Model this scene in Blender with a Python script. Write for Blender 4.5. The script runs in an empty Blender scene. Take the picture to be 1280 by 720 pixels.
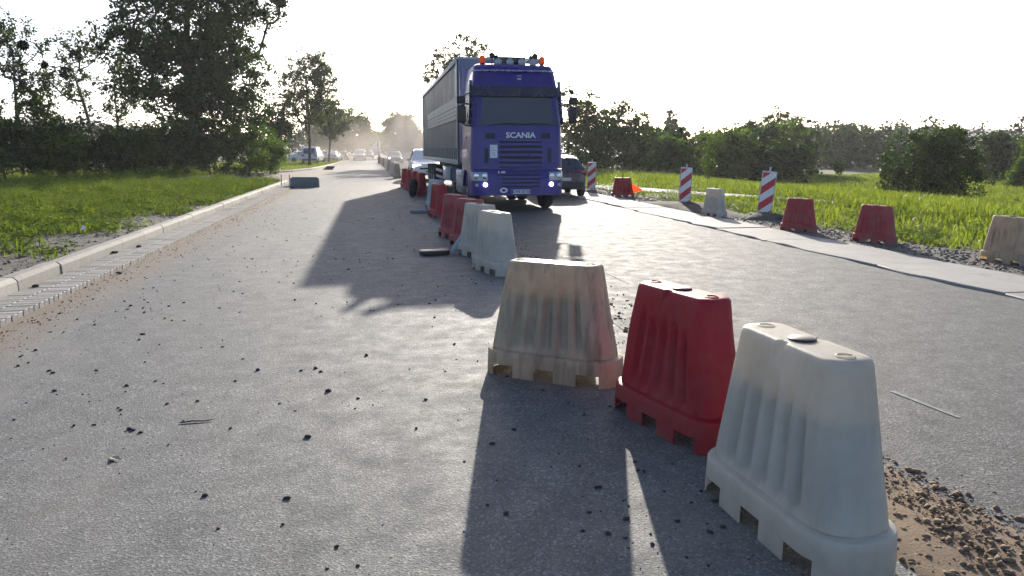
import bpy, bmesh, math, random
import numpy as np
from mathutils import Vector, Matrix

R = math.radians
scene = bpy.context.scene
col = scene.collection

# ------------------------------------------------------------------ camera, sky, sun, exposure
# the road runs along +Y; the camera stands 1.65 m above it and looks a little to the right
cam_d = bpy.data.cameras.new('camera')
cam = bpy.data.objects.new('camera', cam_d); col.objects.link(cam)
cam.location = (0, 0, 1.65)
cam.rotation_euler = (R(90 - 10.32), 0, R(-10.27))
cam_d.sensor_width = 36; cam_d.lens = 36 * 950 / 1280
cam_d.clip_start = .05; cam_d.clip_end = 6000
scene.camera = cam

SUN_AZ, SUN_EL = R(14.2), R(17.0)
world = bpy.data.worlds.new('World'); scene.world = world; world.use_nodes = True
wn = world.node_tree
bg = wn.nodes['Background']
sky = wn.nodes.new('ShaderNodeTexSky'); sky.sky_type = 'NISHITA'; sky.sun_disc = False
sky.sun_elevation = SUN_EL; sky.sun_rotation = SUN_AZ
sky.air_density = .5; sky.dust_density = 1.2; sky.ozone_density = 1.0
wn.links.new(sky.outputs[0], bg.inputs[0]); bg.inputs[1].default_value = .14

sun_d = bpy.data.lights.new('sun', 'SUN'); sun_d.energy = 4.6; sun_d.angle = R(.6); sun_d.color = (1, .92, .81)
sun = bpy.data.objects.new('sun', sun_d); col.objects.link(sun)
sdir = Vector((math.sin(SUN_AZ) * math.cos(SUN_EL), math.cos(SUN_AZ) * math.cos(SUN_EL), math.sin(SUN_EL)))
sun.rotation_euler = (-sdir).to_track_quat('-Z', 'Y').to_euler()
sun.location = sdir * 60

vs = scene.view_settings
vs.view_transform = 'Standard'; vs.look = 'None'; vs.gamma = 1; vs.use_curve_mapping = False
vs.exposure = .95
scene.render.engine = 'CYCLES'
cy = scene.cycles
cy.use_denoising = True
cy.max_bounces = 7; cy.diffuse_bounces = 3; cy.glossy_bounces = 3; cy.transmission_bounces = 5
cy.transparent_max_bounces = 8; cy.volume_bounces = 1
cy.caustics_reflective = False; cy.caustics_refractive = False
cy.sample_clamp_indirect = 6
cy.volume_step_rate = 1.0; cy.volume_max_steps = 128

# ------------------------------------------------------------------ helpers
rng = np.random.default_rng(7)
rnd = random.Random(11)

def tag(o, label=None, cat=None, group=None, kind=None):
    if label: o['label'] = label
    if cat: o['category'] = cat
    if group: o['group'] = group
    if kind: o['kind'] = kind
    return o

def empty(name, loc=(0, 0, 0), rz=0, sc=1):
    o = bpy.data.objects.new(name, None); col.objects.link(o)
    o.location = loc; o.rotation_euler = (0, 0, rz); o.scale = (sc, sc, sc)
    o.empty_display_size = .2
    return o

def link(name, me, parent=None, loc=None, rz=None):
    o = bpy.data.objects.new(name, me); col.objects.link(o)
    if parent: o.parent = parent
    if loc is not None: o.location = loc
    if rz is not None: o.rotation_euler = (0, 0, rz)
    return o

def smooth(me, ang=35):
    me.shade_smooth(); me.set_sharp_from_angle(angle=R(ang))

def np_mesh(name, verts, faces, mat, sm=False):
    """verts (n,3), faces (m,k) with one k"""
    me = bpy.data.meshes.new(name)
    verts = np.asarray(verts, np.float32); faces = np.asarray(faces, np.int32)
    m, k = faces.shape
    me.vertices.add(len(verts)); me.vertices.foreach_set('co', verts.ravel())
    me.loops.add(m * k); me.loops.foreach_set('vertex_index', faces.ravel())
    me.polygons.add(m); me.polygons.foreach_set('loop_start', np.arange(0, m * k, k, dtype=np.int32))
    me.update(calc_edges=True); me.validate()
    if mat: me.materials.append(mat)
    if sm: me.shade_smooth()
    return me

def copy_tree(o, parent=None):
    c = o.copy(); col.objects.link(c); c.parent = parent
    for ch in list(o.children): copy_tree(ch, c)
    return c

class MB:
    def __init__(s): s.v = []; s.f = []
    def add(s, v, f):
        n = len(s.v); s.v += [tuple(p) for p in v]; s.f += [tuple(i + n for i in q) for q in f]; return s
    def box(s, x0, x1, y0, y1, z0, z1):
        v = [(x, y, z) for z in (z0, z1) for y in (y0, y1) for x in (x0, x1)]
        return s.add(v, [(0, 2, 3, 1), (4, 5, 7, 6), (0, 1, 5, 4), (1, 3, 7, 5), (3, 2, 6, 7), (2, 0, 4, 6)])
    def prism(s, pts, z0, z1):
        n = len(pts)
        v = [(x, y, z0) for x, y in pts] + [(x, y, z1) for x, y in pts]
        return s.add(v, [tuple(range(n))[::-1], tuple(range(n, 2 * n))] + [(i, (i + 1) % n, n + (i + 1) % n, n + i) for i in range(n)])
    def tube(s, pts, rads, n=8, cap=True):
        pts = [Vector(p) for p in pts]
        if not hasattr(rads, '__len__'): rads = [rads] * len(pts)
        rings = []
        for i, p in enumerate(pts):
            d = (pts[min(i + 1, len(pts) - 1)] - pts[max(i - 1, 0)]).normalized()
            a = d.cross(Vector((0, 0, 1)) if abs(d.z) < .9 else Vector((1, 0, 0))).normalized(); b = d.cross(a)
            rings.append([p + (a * math.cos(2 * math.pi * k / n) + b * math.sin(2 * math.pi * k / n)) * rads[i] for k in range(n)])
        v = [q for r in rings for q in r]; f = []
        for i in range(len(rings) - 1):
            for k in range(n):
                f.append((i * n + k, i * n + (k + 1) % n, (i + 1) * n + (k + 1) % n, (i + 1) * n + k))
        if cap: f += [tuple(range(n))[::-1], tuple(range((len(rings) - 1) * n, len(rings) * n))]
        return s.add(v, f)
    def lathe(s, prof, axis='x', c=(0, 0, 0), n=24):
        """prof list of (r, h) about an axis through c"""
        v = []; f = []
        for r, h in prof:
            for k in range(n):
                a = 2 * math.pi * k / n; p, q = r * math.cos(a), r * math.sin(a)
                v.append({'x': (c[0] + h, c[1] + p, c[2] + q), 'y': (c[0] + q, c[1] + h, c[2] + p), 'z': (c[0] + p, c[1] + q, c[2] + h)}[axis])
        m = len(prof)
        for i in range(m - 1):
            for k in range(n):
                f.append((i * n + k, i * n + (k + 1) % n, (i + 1) * n + (k + 1) % n, (i + 1) * n + k))
        f += [tuple(range(n))[::-1], tuple(range((m - 1) * n, m * n))]
        return s.add(v, f)
    def mesh(s, name, mat, sm=None, bevel=0, seg=2):
        me = bpy.data.meshes.new(name); me.from_pydata(s.v, [], s.f); me.validate()
        bm = bmesh.new(); bm.from_mesh(me)
        bmesh.ops.recalc_face_normals(bm, faces=bm.faces)
        if bevel:
            es = [e for e in bm.edges if len(e.link_faces) == 2 and e.calc_face_angle(0) > R(35)]
            bmesh.ops.bevel(bm, geom=es, offset=bevel, segments=seg, affect='EDGES', profile=.5, clamp_overlap=True)
            if sm is None: sm = 40
        bm.to_mesh(me); bm.free()
        if mat: me.materials.append(mat)
        if sm: smooth(me, sm)
        return me
    def build(s, name, mat, parent=None, sm=None, bevel=0, seg=2, loc=None):
        return link(name, s.mesh(name, mat, sm, bevel, seg), parent, loc)

def text_mesh(name, body, size, depth, mat, bold=0.0, sx=1.0):
    """letters standing in the XZ plane, facing -Y, centred"""
    cu = bpy.data.curves.new(name, 'FONT'); cu.body = body; cu.size = size; cu.extrude = depth; cu.offset = bold
    cu.align_x = 'CENTER'; cu.align_y = 'CENTER'; cu.resolution_u = 3
    o = bpy.data.objects.new(name, cu); col.objects.link(o)
    bpy.context.view_layer.update()
    me = bpy.data.meshes.new_from_object(o.evaluated_get(bpy.context.evaluated_depsgraph_get()))
    bpy.data.objects.remove(o); bpy.data.curves.remove(cu)
    me.transform(Matrix.Rotation(R(90), 4, 'X') @ Matrix.Diagonal((sx, 1, 1, 1)))
    me.name = name; me.materials.clear(); me.materials.append(mat)
    return me

# ------------------------------------------------------------------ materials
def new_mat(name):
    m = bpy.data.materials.new(name); m.use_nodes = True
    nt = m.node_tree; nt.nodes.clear()
    out = nt.nodes.new('ShaderNodeOutputMaterial')
    return m, nt, out

def N(nt, t, **kw):
    n = nt.nodes.new(t)
    for k, v in kw.items():
        if k.startswith('i_'):
            key = k[2:]; key = int(key) if key.isdigit() else key.replace('_', ' ')
            n.inputs[key].default_value = v
        else: setattr(n, k, v)
    return n

def rgb(c): return (c[0], c[1], c[2], 1)

def ramp(nt, src, stops):
    r = nt.nodes.new('ShaderNodeValToRGB'); nt.links.new(src, r.inputs[0])
    e = r.color_ramp.elements
    while len(e) < len(stops): e.new(.5)
    for i, (p, c) in enumerate(stops):
        e[i].position = p; e[i].color = rgb(c) if hasattr(c, '__len__') else (c, c, c, 1)
    return r.outputs[0]

def mixc(nt, fac, a, b, mode='MIX'):
    m = nt.nodes.new('ShaderNodeMix'); m.data_type = 'RGBA'; m.blend_type = mode
    for i, v in ((0, fac), (6, a), (7, b)):
        if hasattr(v, 'is_output'): nt.links.new(v, m.inputs[i])
        else: m.inputs[i].default_value = v if i == 0 else rgb(v)
    return m.outputs[2]

def simple(name, c, rough=.5, metal=0, spec=.5, var=.12, scale=6, bump=0, coat=0, dirt=None, dirt_amt=.5):
    """plain paint/plastic/metal with uneven tone and grime"""
    m, nt, out = new_mat(name)
    p = N(nt, 'ShaderNodeBsdfPrincipled', i_Roughness=rough, i_Metallic=metal)
    p.inputs['Specular IOR Level'].default_value = spec; p.inputs['Coat Weight'].default_value = coat
    tc = N(nt, 'ShaderNodeTexCoord')
    no = N(nt, 'ShaderNodeTexNoise', i_Scale=scale, i_Detail=5.0, i_Roughness=.6)
    nt.links.new(tc.outputs['Object'], no.inputs['Vector'])
    c0 = tuple(x * (1 - var) for x in c); c1 = tuple(min(1, x * (1 + var)) for x in c)
    colr = ramp(nt, no.outputs[0], [(.3, c0), (.7, c1)])
    if dirt:
        n2 = N(nt, 'ShaderNodeTexNoise', i_Scale=scale * .6, i_Detail=8.0, i_Roughness=.7)
        nt.links.new(tc.outputs['Object'], n2.inputs['Vector'])
        f = ramp(nt, n2.outputs[0], [(.45, 0), (.75, dirt_amt)])
        colr = mixc(nt, f, colr, dirt)
    nt.links.new(colr, p.inputs['Base Color'])
    rr = ramp(nt, no.outputs[0], [(.3, max(0, rough - .08)), (.7, min(1, rough + .1))])
    nt.links.new(rr, p.inputs['Roughness'])
    if bump:
        b = N(nt, 'ShaderNodeBump', i_Strength=bump, i_Distance=.01)
        n3 = N(nt, 'ShaderNodeTexNoise', i_Scale=scale * 8, i_Detail=4.0)
        nt.links.new(tc.outputs['Object'], n3.inputs['Vector'])
        nt.links.new(n3.outputs[0], b.inputs['Height']); nt.links.new(b.outputs[0], p.inputs['Normal'])
    nt.links.new(p.outputs[0], out.inputs[0])
    return m

def emit(name, c, s):
    m, nt, out = new_mat(name)
    e = N(nt, 'ShaderNodeEmission', i_Strength=s); e.inputs[0].default_value = rgb(c)
    nt.links.new(e.outputs[0], out.inputs[0]); return m

def glassy(name, c, rough=.05, spec=.8):
    m, nt, out = new_mat(name)
    p = N(nt, 'ShaderNodeBsdfPrincipled', i_Roughness=rough); p.inputs['Base Color'].default_value = rgb(c)
    p.inputs['Specular IOR Level'].default_value = spec
    nt.links.new(p.outputs[0], out.inputs[0]); return m

def plastic(name, c, trans, dirt, dirt_amt, streak):
    """thin blow-moulded shell that lets light through, with scuffs, streaks and road dirt"""
    m, nt, out = new_mat(name)
    tc = N(nt, 'ShaderNodeTexCoord'); oi = N(nt, 'ShaderNodeObjectInfo')
    mp = N(nt, 'ShaderNodeMapping'); mp.inputs['Scale'].default_value = (1, 1, .16)
    add = N(nt, 'ShaderNodeVectorMath', operation='ADD'); sc = N(nt, 'ShaderNodeVectorMath', operation='SCALE'); sc.inputs[3].default_value = 37
    cmb = N(nt, 'ShaderNodeCombineXYZ')
    for i in range(3): nt.links.new(oi.outputs['Random'], cmb.inputs[i])
    nt.links.new(cmb.outputs[0], sc.inputs[0])
    nt.links.new(tc.outputs['Object'], add.inputs[0]); nt.links.new(sc.outputs[0], add.inputs[1])
    nt.links.new(add.outputs[0], mp.inputs[0])
    ns = N(nt, 'ShaderNodeTexNoise', i_Scale=13.0, i_Detail=6.0, i_Roughness=.65); nt.links.new(mp.outputs[0], ns.inputs['Vector'])
    nb = N(nt, 'ShaderNodeTexNoise', i_Scale=3.0, i_Detail=7.0, i_Roughness=.7); nt.links.new(add.outputs[0], nb.inputs['Vector'])
    nf = N(nt, 'ShaderNodeTexNoise', i_Scale=60.0, i_Detail=3.0); nt.links.new(add.outputs[0], nf.inputs['Vector'])
    fs = ramp(nt, ns.outputs[0], [(.5, 0), (.72, streak)])
    fb = ramp(nt, nb.outputs[0], [(.42, 0), (.72, dirt_amt)])
    c1 = mixc(nt, fs, c, tuple(x * .45 for x in dirt)); c2 = mixc(nt, fb, c1, dirt)
    # mud splash near the ground has a shape of its own
    sx = N(nt, 'ShaderNodeSeparateXYZ'); nt.links.new(tc.outputs['Object'], sx.inputs[0])
    z = N(nt, 'ShaderNodeMath', operation='MULTIPLY_ADD'); z.inputs[1].default_value = -3.2; z.inputs[2].default_value = .62
    nt.links.new(sx.outputs[2], z.inputs[0])
    mul = N(nt, 'ShaderNodeMath', operation='MULTIPLY', use_clamp=True); nt.links.new(z.outputs[0], mul.inputs[0])
    k = ramp(nt, nb.outputs[0], [(.35, .3), (.65, 1)]); nt.links.new(k, mul.inputs[1])
    c3 = mixc(nt, mul.outputs[0], c2, dirt)
    p = N(nt, 'ShaderNodeBsdfPrincipled'); p.inputs['Specular IOR Level'].default_value = .35
    nt.links.new(c3, p.inputs['Base Color'])
    nt.links.new(ramp(nt, nb.outputs[0], [(.3, .38), (.7, .62)]), p.inputs['Roughness'])
    b = N(nt, 'ShaderNodeBump', i_Strength=.12, i_Distance=.006); nt.links.new(nf.outputs[0], b.inputs['Height']); nt.links.new(b.outputs[0], p.inputs['Normal'])
    t = N(nt, 'ShaderNodeBsdfTranslucent'); nt.links.new(c3, t.inputs[0])
    mx = N(nt, 'ShaderNodeMixShader'); mx.inputs[0].default_value = trans
    nt.links.new(p.outputs[0], mx.inputs[1]); nt.links.new(t.outputs[0], mx.inputs[2]); nt.links.new(mx.outputs[0], out.inputs[0])
    return m

def leafy(name, c0, c1, trans=.4, rough=.55, vscale=.6, tint=(1.25, 1.5, .35)):
    m, nt, out = new_mat(name)
    g = N(nt, 'ShaderNodeNewGeometry')
    tc = N(nt, 'ShaderNodeTexCoord')
    no = N(nt, 'ShaderNodeTexNoise', i_Scale=vscale, i_Detail=2.0); nt.links.new(tc.outputs['Object'], no.inputs['Vector'])
    base = ramp(nt, no.outputs[0], [(.3, c0), (.7, c1)])
    var = ramp(nt, g.outputs['Random Per Island'], [(0, .6), (1, 1.3)])
    cc = mixc(nt, 1.0, base, var, 'MULTIPLY')
    p = N(nt, 'ShaderNodeBsdfPrincipled', i_Roughness=rough); p.inputs['Specular IOR Level'].default_value = .1
    nt.links.new(cc, p.inputs['Base Color'])
    t = N(nt, 'ShaderNodeBsdfTranslucent')
    yel = mixc(nt, 1.0, cc, tint, 'MULTIPLY'); nt.links.new(yel, t.inputs[0])
    mx = N(nt, 'ShaderNodeMixShader'); mx.inputs[0].default_value = trans
    nt.links.new(p.outputs[0], mx.inputs[1]); nt.links.new(t.outputs[0], mx.inputs[2]); nt.links.new(mx.outputs[0], out.inputs[0])
    return m

def asphalt(name, dark, light, dust, dust_lo, dust_hi, grain=150, bump=.6, rough=.75, seed=0, stretch=(1, .3, 1), edge=None):
    m, nt, out = new_mat(name)
    tc = N(nt, 'ShaderNodeTexCoord')
    mp = N(nt, 'ShaderNodeMapping'); mp.inputs['Location'].default_value = (seed, seed * 2.3, 0); nt.links.new(tc.outputs['Object'], mp.inputs[0])
    v = N(nt, 'ShaderNodeTexVoronoi', i_Scale=grain); nt.links.new(mp.outputs[0], v.inputs['Vector'])
    f = N(nt, 'ShaderNodeTexNoise', i_Scale=grain * 1.3, i_Detail=3.0, i_Roughness=.7); nt.links.new(mp.outputs[0], f.inputs['Vector'])
    ms = N(nt, 'ShaderNodeMapping'); ms.inputs['Scale'].default_value = stretch; nt.links.new(mp.outputs[0], ms.inputs[0])
    big = N(nt, 'ShaderNodeTexNoise', i_Scale=.8, i_Detail=9.0, i_Roughness=.62, i_Distortion=.4); nt.links.new(ms.outputs[0], big.inputs['Vector'])
    mid = N(nt, 'ShaderNodeTexNoise', i_Scale=4.0, i_Detail=9.0, i_Roughness=.72); nt.links.new(mp.outputs[0], mid.inputs['Vector'])
    stone = ramp(nt, v.outputs['Color'], [(.08, tuple(x * .3 for x in dark)), (.3, dark), (.7, tuple((a + b) / 2 for a, b in zip(dark, light))), (.92, tuple(x * 1.7 for x in light))])
    c = mixc(nt, .4, stone, ramp(nt, f.outputs[0], [(.35, dark), (.65, light)]))
    c = mixc(nt, ramp(nt, mid.outputs[0], [(.38, 0), (.72, .55)]), c, tuple(x * .75 for x in dark))
    c = mixc(nt, ramp(nt, big.outputs[0], [(dust_lo, 0), (dust_hi, .7)]), c, dust)
    if edge:      # brown dirt washed against the gutter
        sx = N(nt, 'ShaderNodeSeparateXYZ'); nt.links.new(tc.outputs['Object'], sx.inputs[0])
        mr = N(nt, 'ShaderNodeMapRange'); mr.inputs[1].default_value = -2.2; mr.inputs[2].default_value = -3.5; nt.links.new(sx.outputs[0], mr.inputs[0])
        ad = N(nt, 'ShaderNodeMath', operation='MULTIPLY'); nt.links.new(mr.outputs[0], ad.inputs[0]); nt.links.new(mid.outputs[0], ad.inputs[1])
        c = mixc(nt, ramp(nt, ad.outputs[0], [(.22, 0), (.46, .8)]), c, edge)
    p = N(nt, 'ShaderNodeBsdfPrincipled', i_Roughness=rough); p.inputs['Specular IOR Level'].default_value = .3
    nt.links.new(c, p.inputs['Base Color'])
    nt.links.new(ramp(nt, mid.outputs[0], [(.3, rough - .12), (.7, min(1, rough + .1))]), p.inputs['Roughness'])
    h = N(nt, 'ShaderNodeMath', operation='ADD'); nt.links.new(v.outputs['Distance'], h.inputs[0]); nt.links.new(f.outputs[0], h.inputs[1])
    b = N(nt, 'ShaderNodeBump', i_Strength=bump, i_Distance=.0035); nt.links.new(h.outputs[0], b.inputs['Height'])
    nt.links.new(b.outputs[0], p.inputs['Normal']); nt.links.new(p.outputs[0], out.inputs[0])
    return m

def stony(name, c, var=.2, scale=3, fine=80, bump=.4, rough=.85, stain=None):
    m, nt, out = new_mat(name)
    tc = N(nt, 'ShaderNodeTexCoord'); oi = N(nt, 'ShaderNodeObjectInfo')
    add = N(nt, 'ShaderNodeVectorMath', operation='ADD'); nt.links.new(tc.outputs['Object'], add.inputs[0]); nt.links.new(oi.outputs['Location'], add.inputs[1])
    a = N(nt, 'ShaderNodeTexNoise', i_Scale=scale, i_Detail=8.0, i_Roughness=.65); nt.links.new(add.outputs[0], a.inputs['Vector'])
    f = N(nt, 'ShaderNodeTexNoise', i_Scale=fine, i_Detail=4.0, i_Roughness=.7); nt.links.new(add.outputs[0], f.inputs['Vector'])
    cc = ramp(nt, a.outputs[0], [(.3, tuple(x * (1 - var) for x in c)), (.7, tuple(x * (1 + var) for x in c))])
    cc = mixc(nt, .5, cc, ramp(nt, f.outputs[0], [(.3, tuple(x * .75 for x in c)), (.7, tuple(x * 1.2 for x in c))]))
    tone = ramp(nt, oi.outputs['Random'], [(0, .82), (1, 1.12)])
    cc = mixc(nt, 1.0, cc, tone, 'MULTIPLY')
    if stain:
        s = N(nt, 'ShaderNodeTexNoise', i_Scale=scale * 1.7, i_Detail=9.0, i_Roughness=.75, i_Distortion=.6); nt.links.new(add.outputs[0], s.inputs['Vector'])
        cc = mixc(nt, ramp(nt, s.outputs[0], [(.5, 0), (.7, .7)]), cc, stain)
    p = N(nt, 'ShaderNodeBsdfPrincipled', i_Roughness=rough); p.inputs['Specular IOR Level'].default_value = .3
    nt.links.new(cc, p.inputs['Base Color'])
    b = N(nt, 'ShaderNodeBump', i_Strength=bump, i_Distance=.008); nt.links.new(f.outputs[0], b.inputs['Height']); nt.links.new(b.outputs[0], p.inputs['Normal'])
    nt.links.new(p.outputs[0], out.inputs[0]); return m

M = {}
M['lane_new'] = asphalt('worn dusty asphalt', (.102, .104, .099), (.245, .246, .236), (.27, .25, .215), .50, .80, 95, .5, .8, 0, edge=(.22, .165, .115))
M['lane_old'] = asphalt('dark traffic asphalt', (.060, .061, .0595), (.186, .187, .18), (.22, .205, .18), .56, .85, 80, .55, .82, 5)
M['side_lane'] = asphalt('grey lane asphalt', (.09, .088, .085), (.2, .195, .185), (.24, .22, .19), .5, .8, 120, .4, .8, 9)
M['soil'] = stony('dry soil and gravel', (.13, .115, .095), .35, 1.4, 45, .8, .95, (.06, .06, .058))
M['brownsoil'] = stony('brown soil', (.23, .17, .115), .3, 5, 60, .5, .95)
M['dryleaf'] = simple('dry leaf', (.42, .36, .24), .8, var=.1)
M['earth'] = stony('field earth', (.075, .075, .035), .35, .35, 30, .6, .95, (.045, .06, .02))
M['kerb'] = stony('kerb concrete', (.36, .34, .30), .1, 2.2, 90, .25, .85, (.22, .19, .15))
M['paver'] = stony('grey paver', (.30, .285, .26), .14, 6, 90, .3, .85, (.19, .165, .13))
M['slab'] = stony('old edge concrete', (.33, .315, .285), .16, 1.3, 70, .35, .82, (.2, .19, .17))
M['block'] = stony('concrete block', (.17, .185, .20), .2, 3, 60, .3, .8)
M['stone'] = stony('loose stone', (.14, .135, .125), .25, 9, 60, .3, .9)
M['clod'] = stony('dark clod', (.055, .05, .045), .3, 9, 60, .3, .95)
M['bark'] = stony('bark', (.075, .06, .045), .3, 4, 25, .8, .95)
M['palebark'] = stony('pale bark', (.16, .145, .12), .35, 3, 20, .6, .9, (.05, .045, .04))
M['oak'] = leafy('broad leaves', (.022, .046, .012), (.048, .082, .018), .36)
M['oak2'] = leafy('olive leaves', (.05, .085, .014), (.10, .14, .03), .5)
M['poplar'] = leafy('grey green leaves', (.045, .06, .025), (.08, .10, .04), .38)
M['bush'] = leafy('bush leaves', (.022, .044, .012), (.05, .085, .018), .36)
M['farleaf'] = leafy('far leaves', (.02, .034, .018), (.035, .055, .028), .12, vscale=.12)
M['mistle'] = leafy('mistletoe leaves', (.02, .03, .01), (.03, .045, .014), .2)
M['grass'] = leafy('meadow grass', (.11, .165, .028), (.20, .25, .055), .5, .5, .8, (1.35, 1.3, .5))
M['weed'] = leafy('verge weeds', (.085, .15, .02), (.17, .225, .045), .5, .5, 1.0, (1.35, 1.35, .45))
M['white_line'] = simple('worn line paint', (.24, .237, .23), .85, var=.3, scale=25, dirt=(.13, .13, .125), dirt_amt=1.0)
M['red'] = plastic('red barrier plastic', (.52, .022, .038), .36, (.30, .19, .15), .35, .25)
M['red_faded'] = plastic('faded red barrier plastic', (.43, .04, .055), .25, (.30, .22, .18), .45, .25)
M['white'] = plastic('white barrier plastic', (.84, .80, .71), .58, (.48, .42, .34), .32, .14)
M['cream'] = plastic('dirty cream barrier plastic', (.76, .66, .50), .55, (.42, .31, .20), .5, .6)
M['bluewhite'] = plastic('bluish white barrier plastic', (.55, .64, .68), .35, (.36, .35, .32), .4, .3)
M['water'] = simple('standing water', (.40, .41, .42), .2, var=.05)
M['black'] = simple('black plastic', (.018, .018, .018), .5, var=.2)
M['rubber'] = simple('tyre rubber', (.022, .021, .02), .85, var=.3, scale=20, dirt=(.13, .115, .095), dirt_amt=.45)
M['blue'] = simple('deep blue paint', (.024, .014, .19), .34, 0, .35, .06, 3, coat=.25, dirt=(.06, .05, .10), dirt_amt=.2)
M['blue_dark'] = simple('dark blue grille', (.008, .006, .035), .55, var=.1)
M['visor'] = simple('smoked visor', (.012, .01, .035), .25, var=.1)
M['chrome'] = simple('bright metal', (.6, .6, .6), .25, 1, var=.1)
M['silver'] = simple('silver paint', (.38, .38, .40), .35, .5, var=.1, dirt=(.2, .18, .16), dirt_amt=.4)
M['windshield'] = glassy('windshield glass', (.028, .034, .04), .06, .9)
M['glass'] = glassy('car glass', (.012, .014, .016), .08, .45)
M['lens'] = glassy('lamp lens', (.30, .31, .33), .12, 1.0)
M['amber'] = plastic('amber beacon', (.75, .22, .02), .6, (.5, .2, .05), .1, .1)
M['drl'] = emit('running light', (1, .97, .92), 9)
M['curtain'] = simple('grey curtain', (.046, .066, .095), .5, var=.16, scale=1.2, bump=.2, dirt=(.13, .135, .145), dirt_amt=.4)
M['hem'] = simple('dark hem', (.03, .032, .036), .6, var=.2)
M['stripe'] = simple('cream stripe', (.50, .47, .40), .5, var=.06, scale=1.5, dirt=(.3, .27, .22), dirt_amt=.4)
M['alu'] = simple('dusty aluminium', (.42, .43, .46), .4, .4, var=.1, dirt=(.28, .26, .24), dirt_amt=.5)
M['bluegrey'] = simple('blue grey panel', (.16, .19, .28), .45, var=.1, dirt=(.25, .23, .22), dirt_amt=.4)
M['chassis'] = simple('chassis black', (.02, .02, .02), .7, var=.2, dirt=(.09, .08, .07), dirt_amt=.5)
M['paper'] = simple('white paper', (.72, .72, .74), .7, var=.05)
M['letter'] = simple('silver letters', (.62, .62, .64), .35, .3, var=.05)
M['plate'] = simple('number plate', (.66, .66, .66), .5, var=.05)
M['ink'] = simple('black print', (.02, .02, .02), .6, var=.1)
M['sign_white'] = simple('sign white', (.76, .75, .73), .45, var=.06, dirt=(.4, .37, .33), dirt_amt=.35)
M['sign_red'] = simple('sign red', (.50, .02, .03), .45, var=.08, dirt=(.3, .15, .12), dirt_amt=.3)
M['sign_grey'] = simple('sign edge grey', (.38, .42, .40), .5, var=.1)
M['flag'] = leafy('orange red cloth', (.80, .045, .02), (.85, .06, .03), .5)
M['car_white'] = simple('white car paint', (.68, .68, .68), .3, coat=.5, var=.04, dirt=(.4, .37, .33), dirt_amt=.25)
M['car_silver'] = simple('silver car paint', (.36, .37, .39), .3, .4, coat=.5, var=.05)
M['car_dark'] = simple('dark blue car paint', (.022, .024, .06), .3, coat=.6, var=.08, dirt=(.1, .095, .09), dirt_amt=.3)
M['car_grey'] = simple('grey car paint', (.10, .105, .11), .3, coat=.5, var=.06)
M['tail'] = simple('tail lamp', (.32, .012, .015), .25, var=.1)
M['litter'] = simple('pale litter', (.75, .75, .70), .7, var=.05)
M['wood'] = simple('grey stake', (.13, .11, .09), .85, var=.25)

# ------------------------------------------------------------------ the ground
def sstep(a, b, x):
    t = np.clip((np.asarray(x, float) - a) / (b - a), 0, 1); return t * t * (3 - 2 * t)

def gz(x, y):
    """terrain height: the field on the right lies lower than the road"""
    x = np.asarray(x, float); y = np.asarray(y, float)
    drop = -1.25 * sstep(12.5, 34, x)
    wav = .10 * np.sin(x * .31 + 1.3) * np.sin(y * .27) * sstep(11, 16, x)
    low = -.04 + 0 * x
    left = .10 * sstep(-10.5, -13, x) * 0
    return low + drop + wav + left

def noise2(x, y, s=1.0, seed=0.0):
    x = np.asarray(x) * s + seed * 7.1; y = np.asarray(y) * s - seed * 3.7
    return (np.sin(x * 1.7 + np.sin(y * 1.3 + seed)) + np.sin(y * 2.1 + 1.7 * np.sin(x * .9 + 2)) + .6 * np.sin(x * 4.3 + y * 3.1) + .5 * np.sin(x * 7.7 - y * 6.1 + seed)) / 3.1

gx = np.concatenate([-np.geomspace(1400, 26, 22), np.arange(-24, 60, 1.5), np.geomspace(61, 1400, 20)])
gy = np.concatenate([-np.geomspace(300, 22, 8), np.arange(-20, 130, 2.0), np.geomspace(132, 2200, 24)])
GX, GY = np.meshgrid(gx, gy)
nx, ny = len(gx), len(gy)
idx = np.arange(nx * ny).reshape(ny, nx)
fq = np.stack([idx[:-1, :-1], idx[:-1, 1:], idx[1:, 1:], idx[1:, :-1]], -1).reshape(-1, 4)
gv = np.stack([GX, GY, gz(GX, GY)], -1).reshape(-1, 3)
tag(link('ground', np_mesh('ground', gv, fq, M['earth'], True)), kind='structure')

def sheet(name, pts, z, mat, parent=None):
    me = bpy.data.meshes.new(name); me.from_pydata([(x, y, z) for x, y in pts], [], [tuple(range(len(pts)))])
    bm = bmesh.new(); bm.from_mesh(me); bmesh.ops.recalc_face_normals(bm, faces=bm.faces)
    if bm.faces[:] and bm.faces[:][0].normal.z < 0: bmesh.ops.reverse_faces(bm, faces=bm.faces)
    bmesh.ops.triangulate(bm, faces=bm.faces); bm.to_mesh(me); bm.free()
    me.materials.append(mat)
    o = link(name, me, parent)
    return tag(o, kind='structure') if parent is None else o

def wavy(x, y0, y1, amp, step, seed):
    r = random.Random(seed); out = []; y = y0
    while y < y1:
        out.append((x + r.uniform(-amp, amp), y)); y += step * r.uniform(.6, 1.4)
    return out + [(x, y1)]

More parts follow.
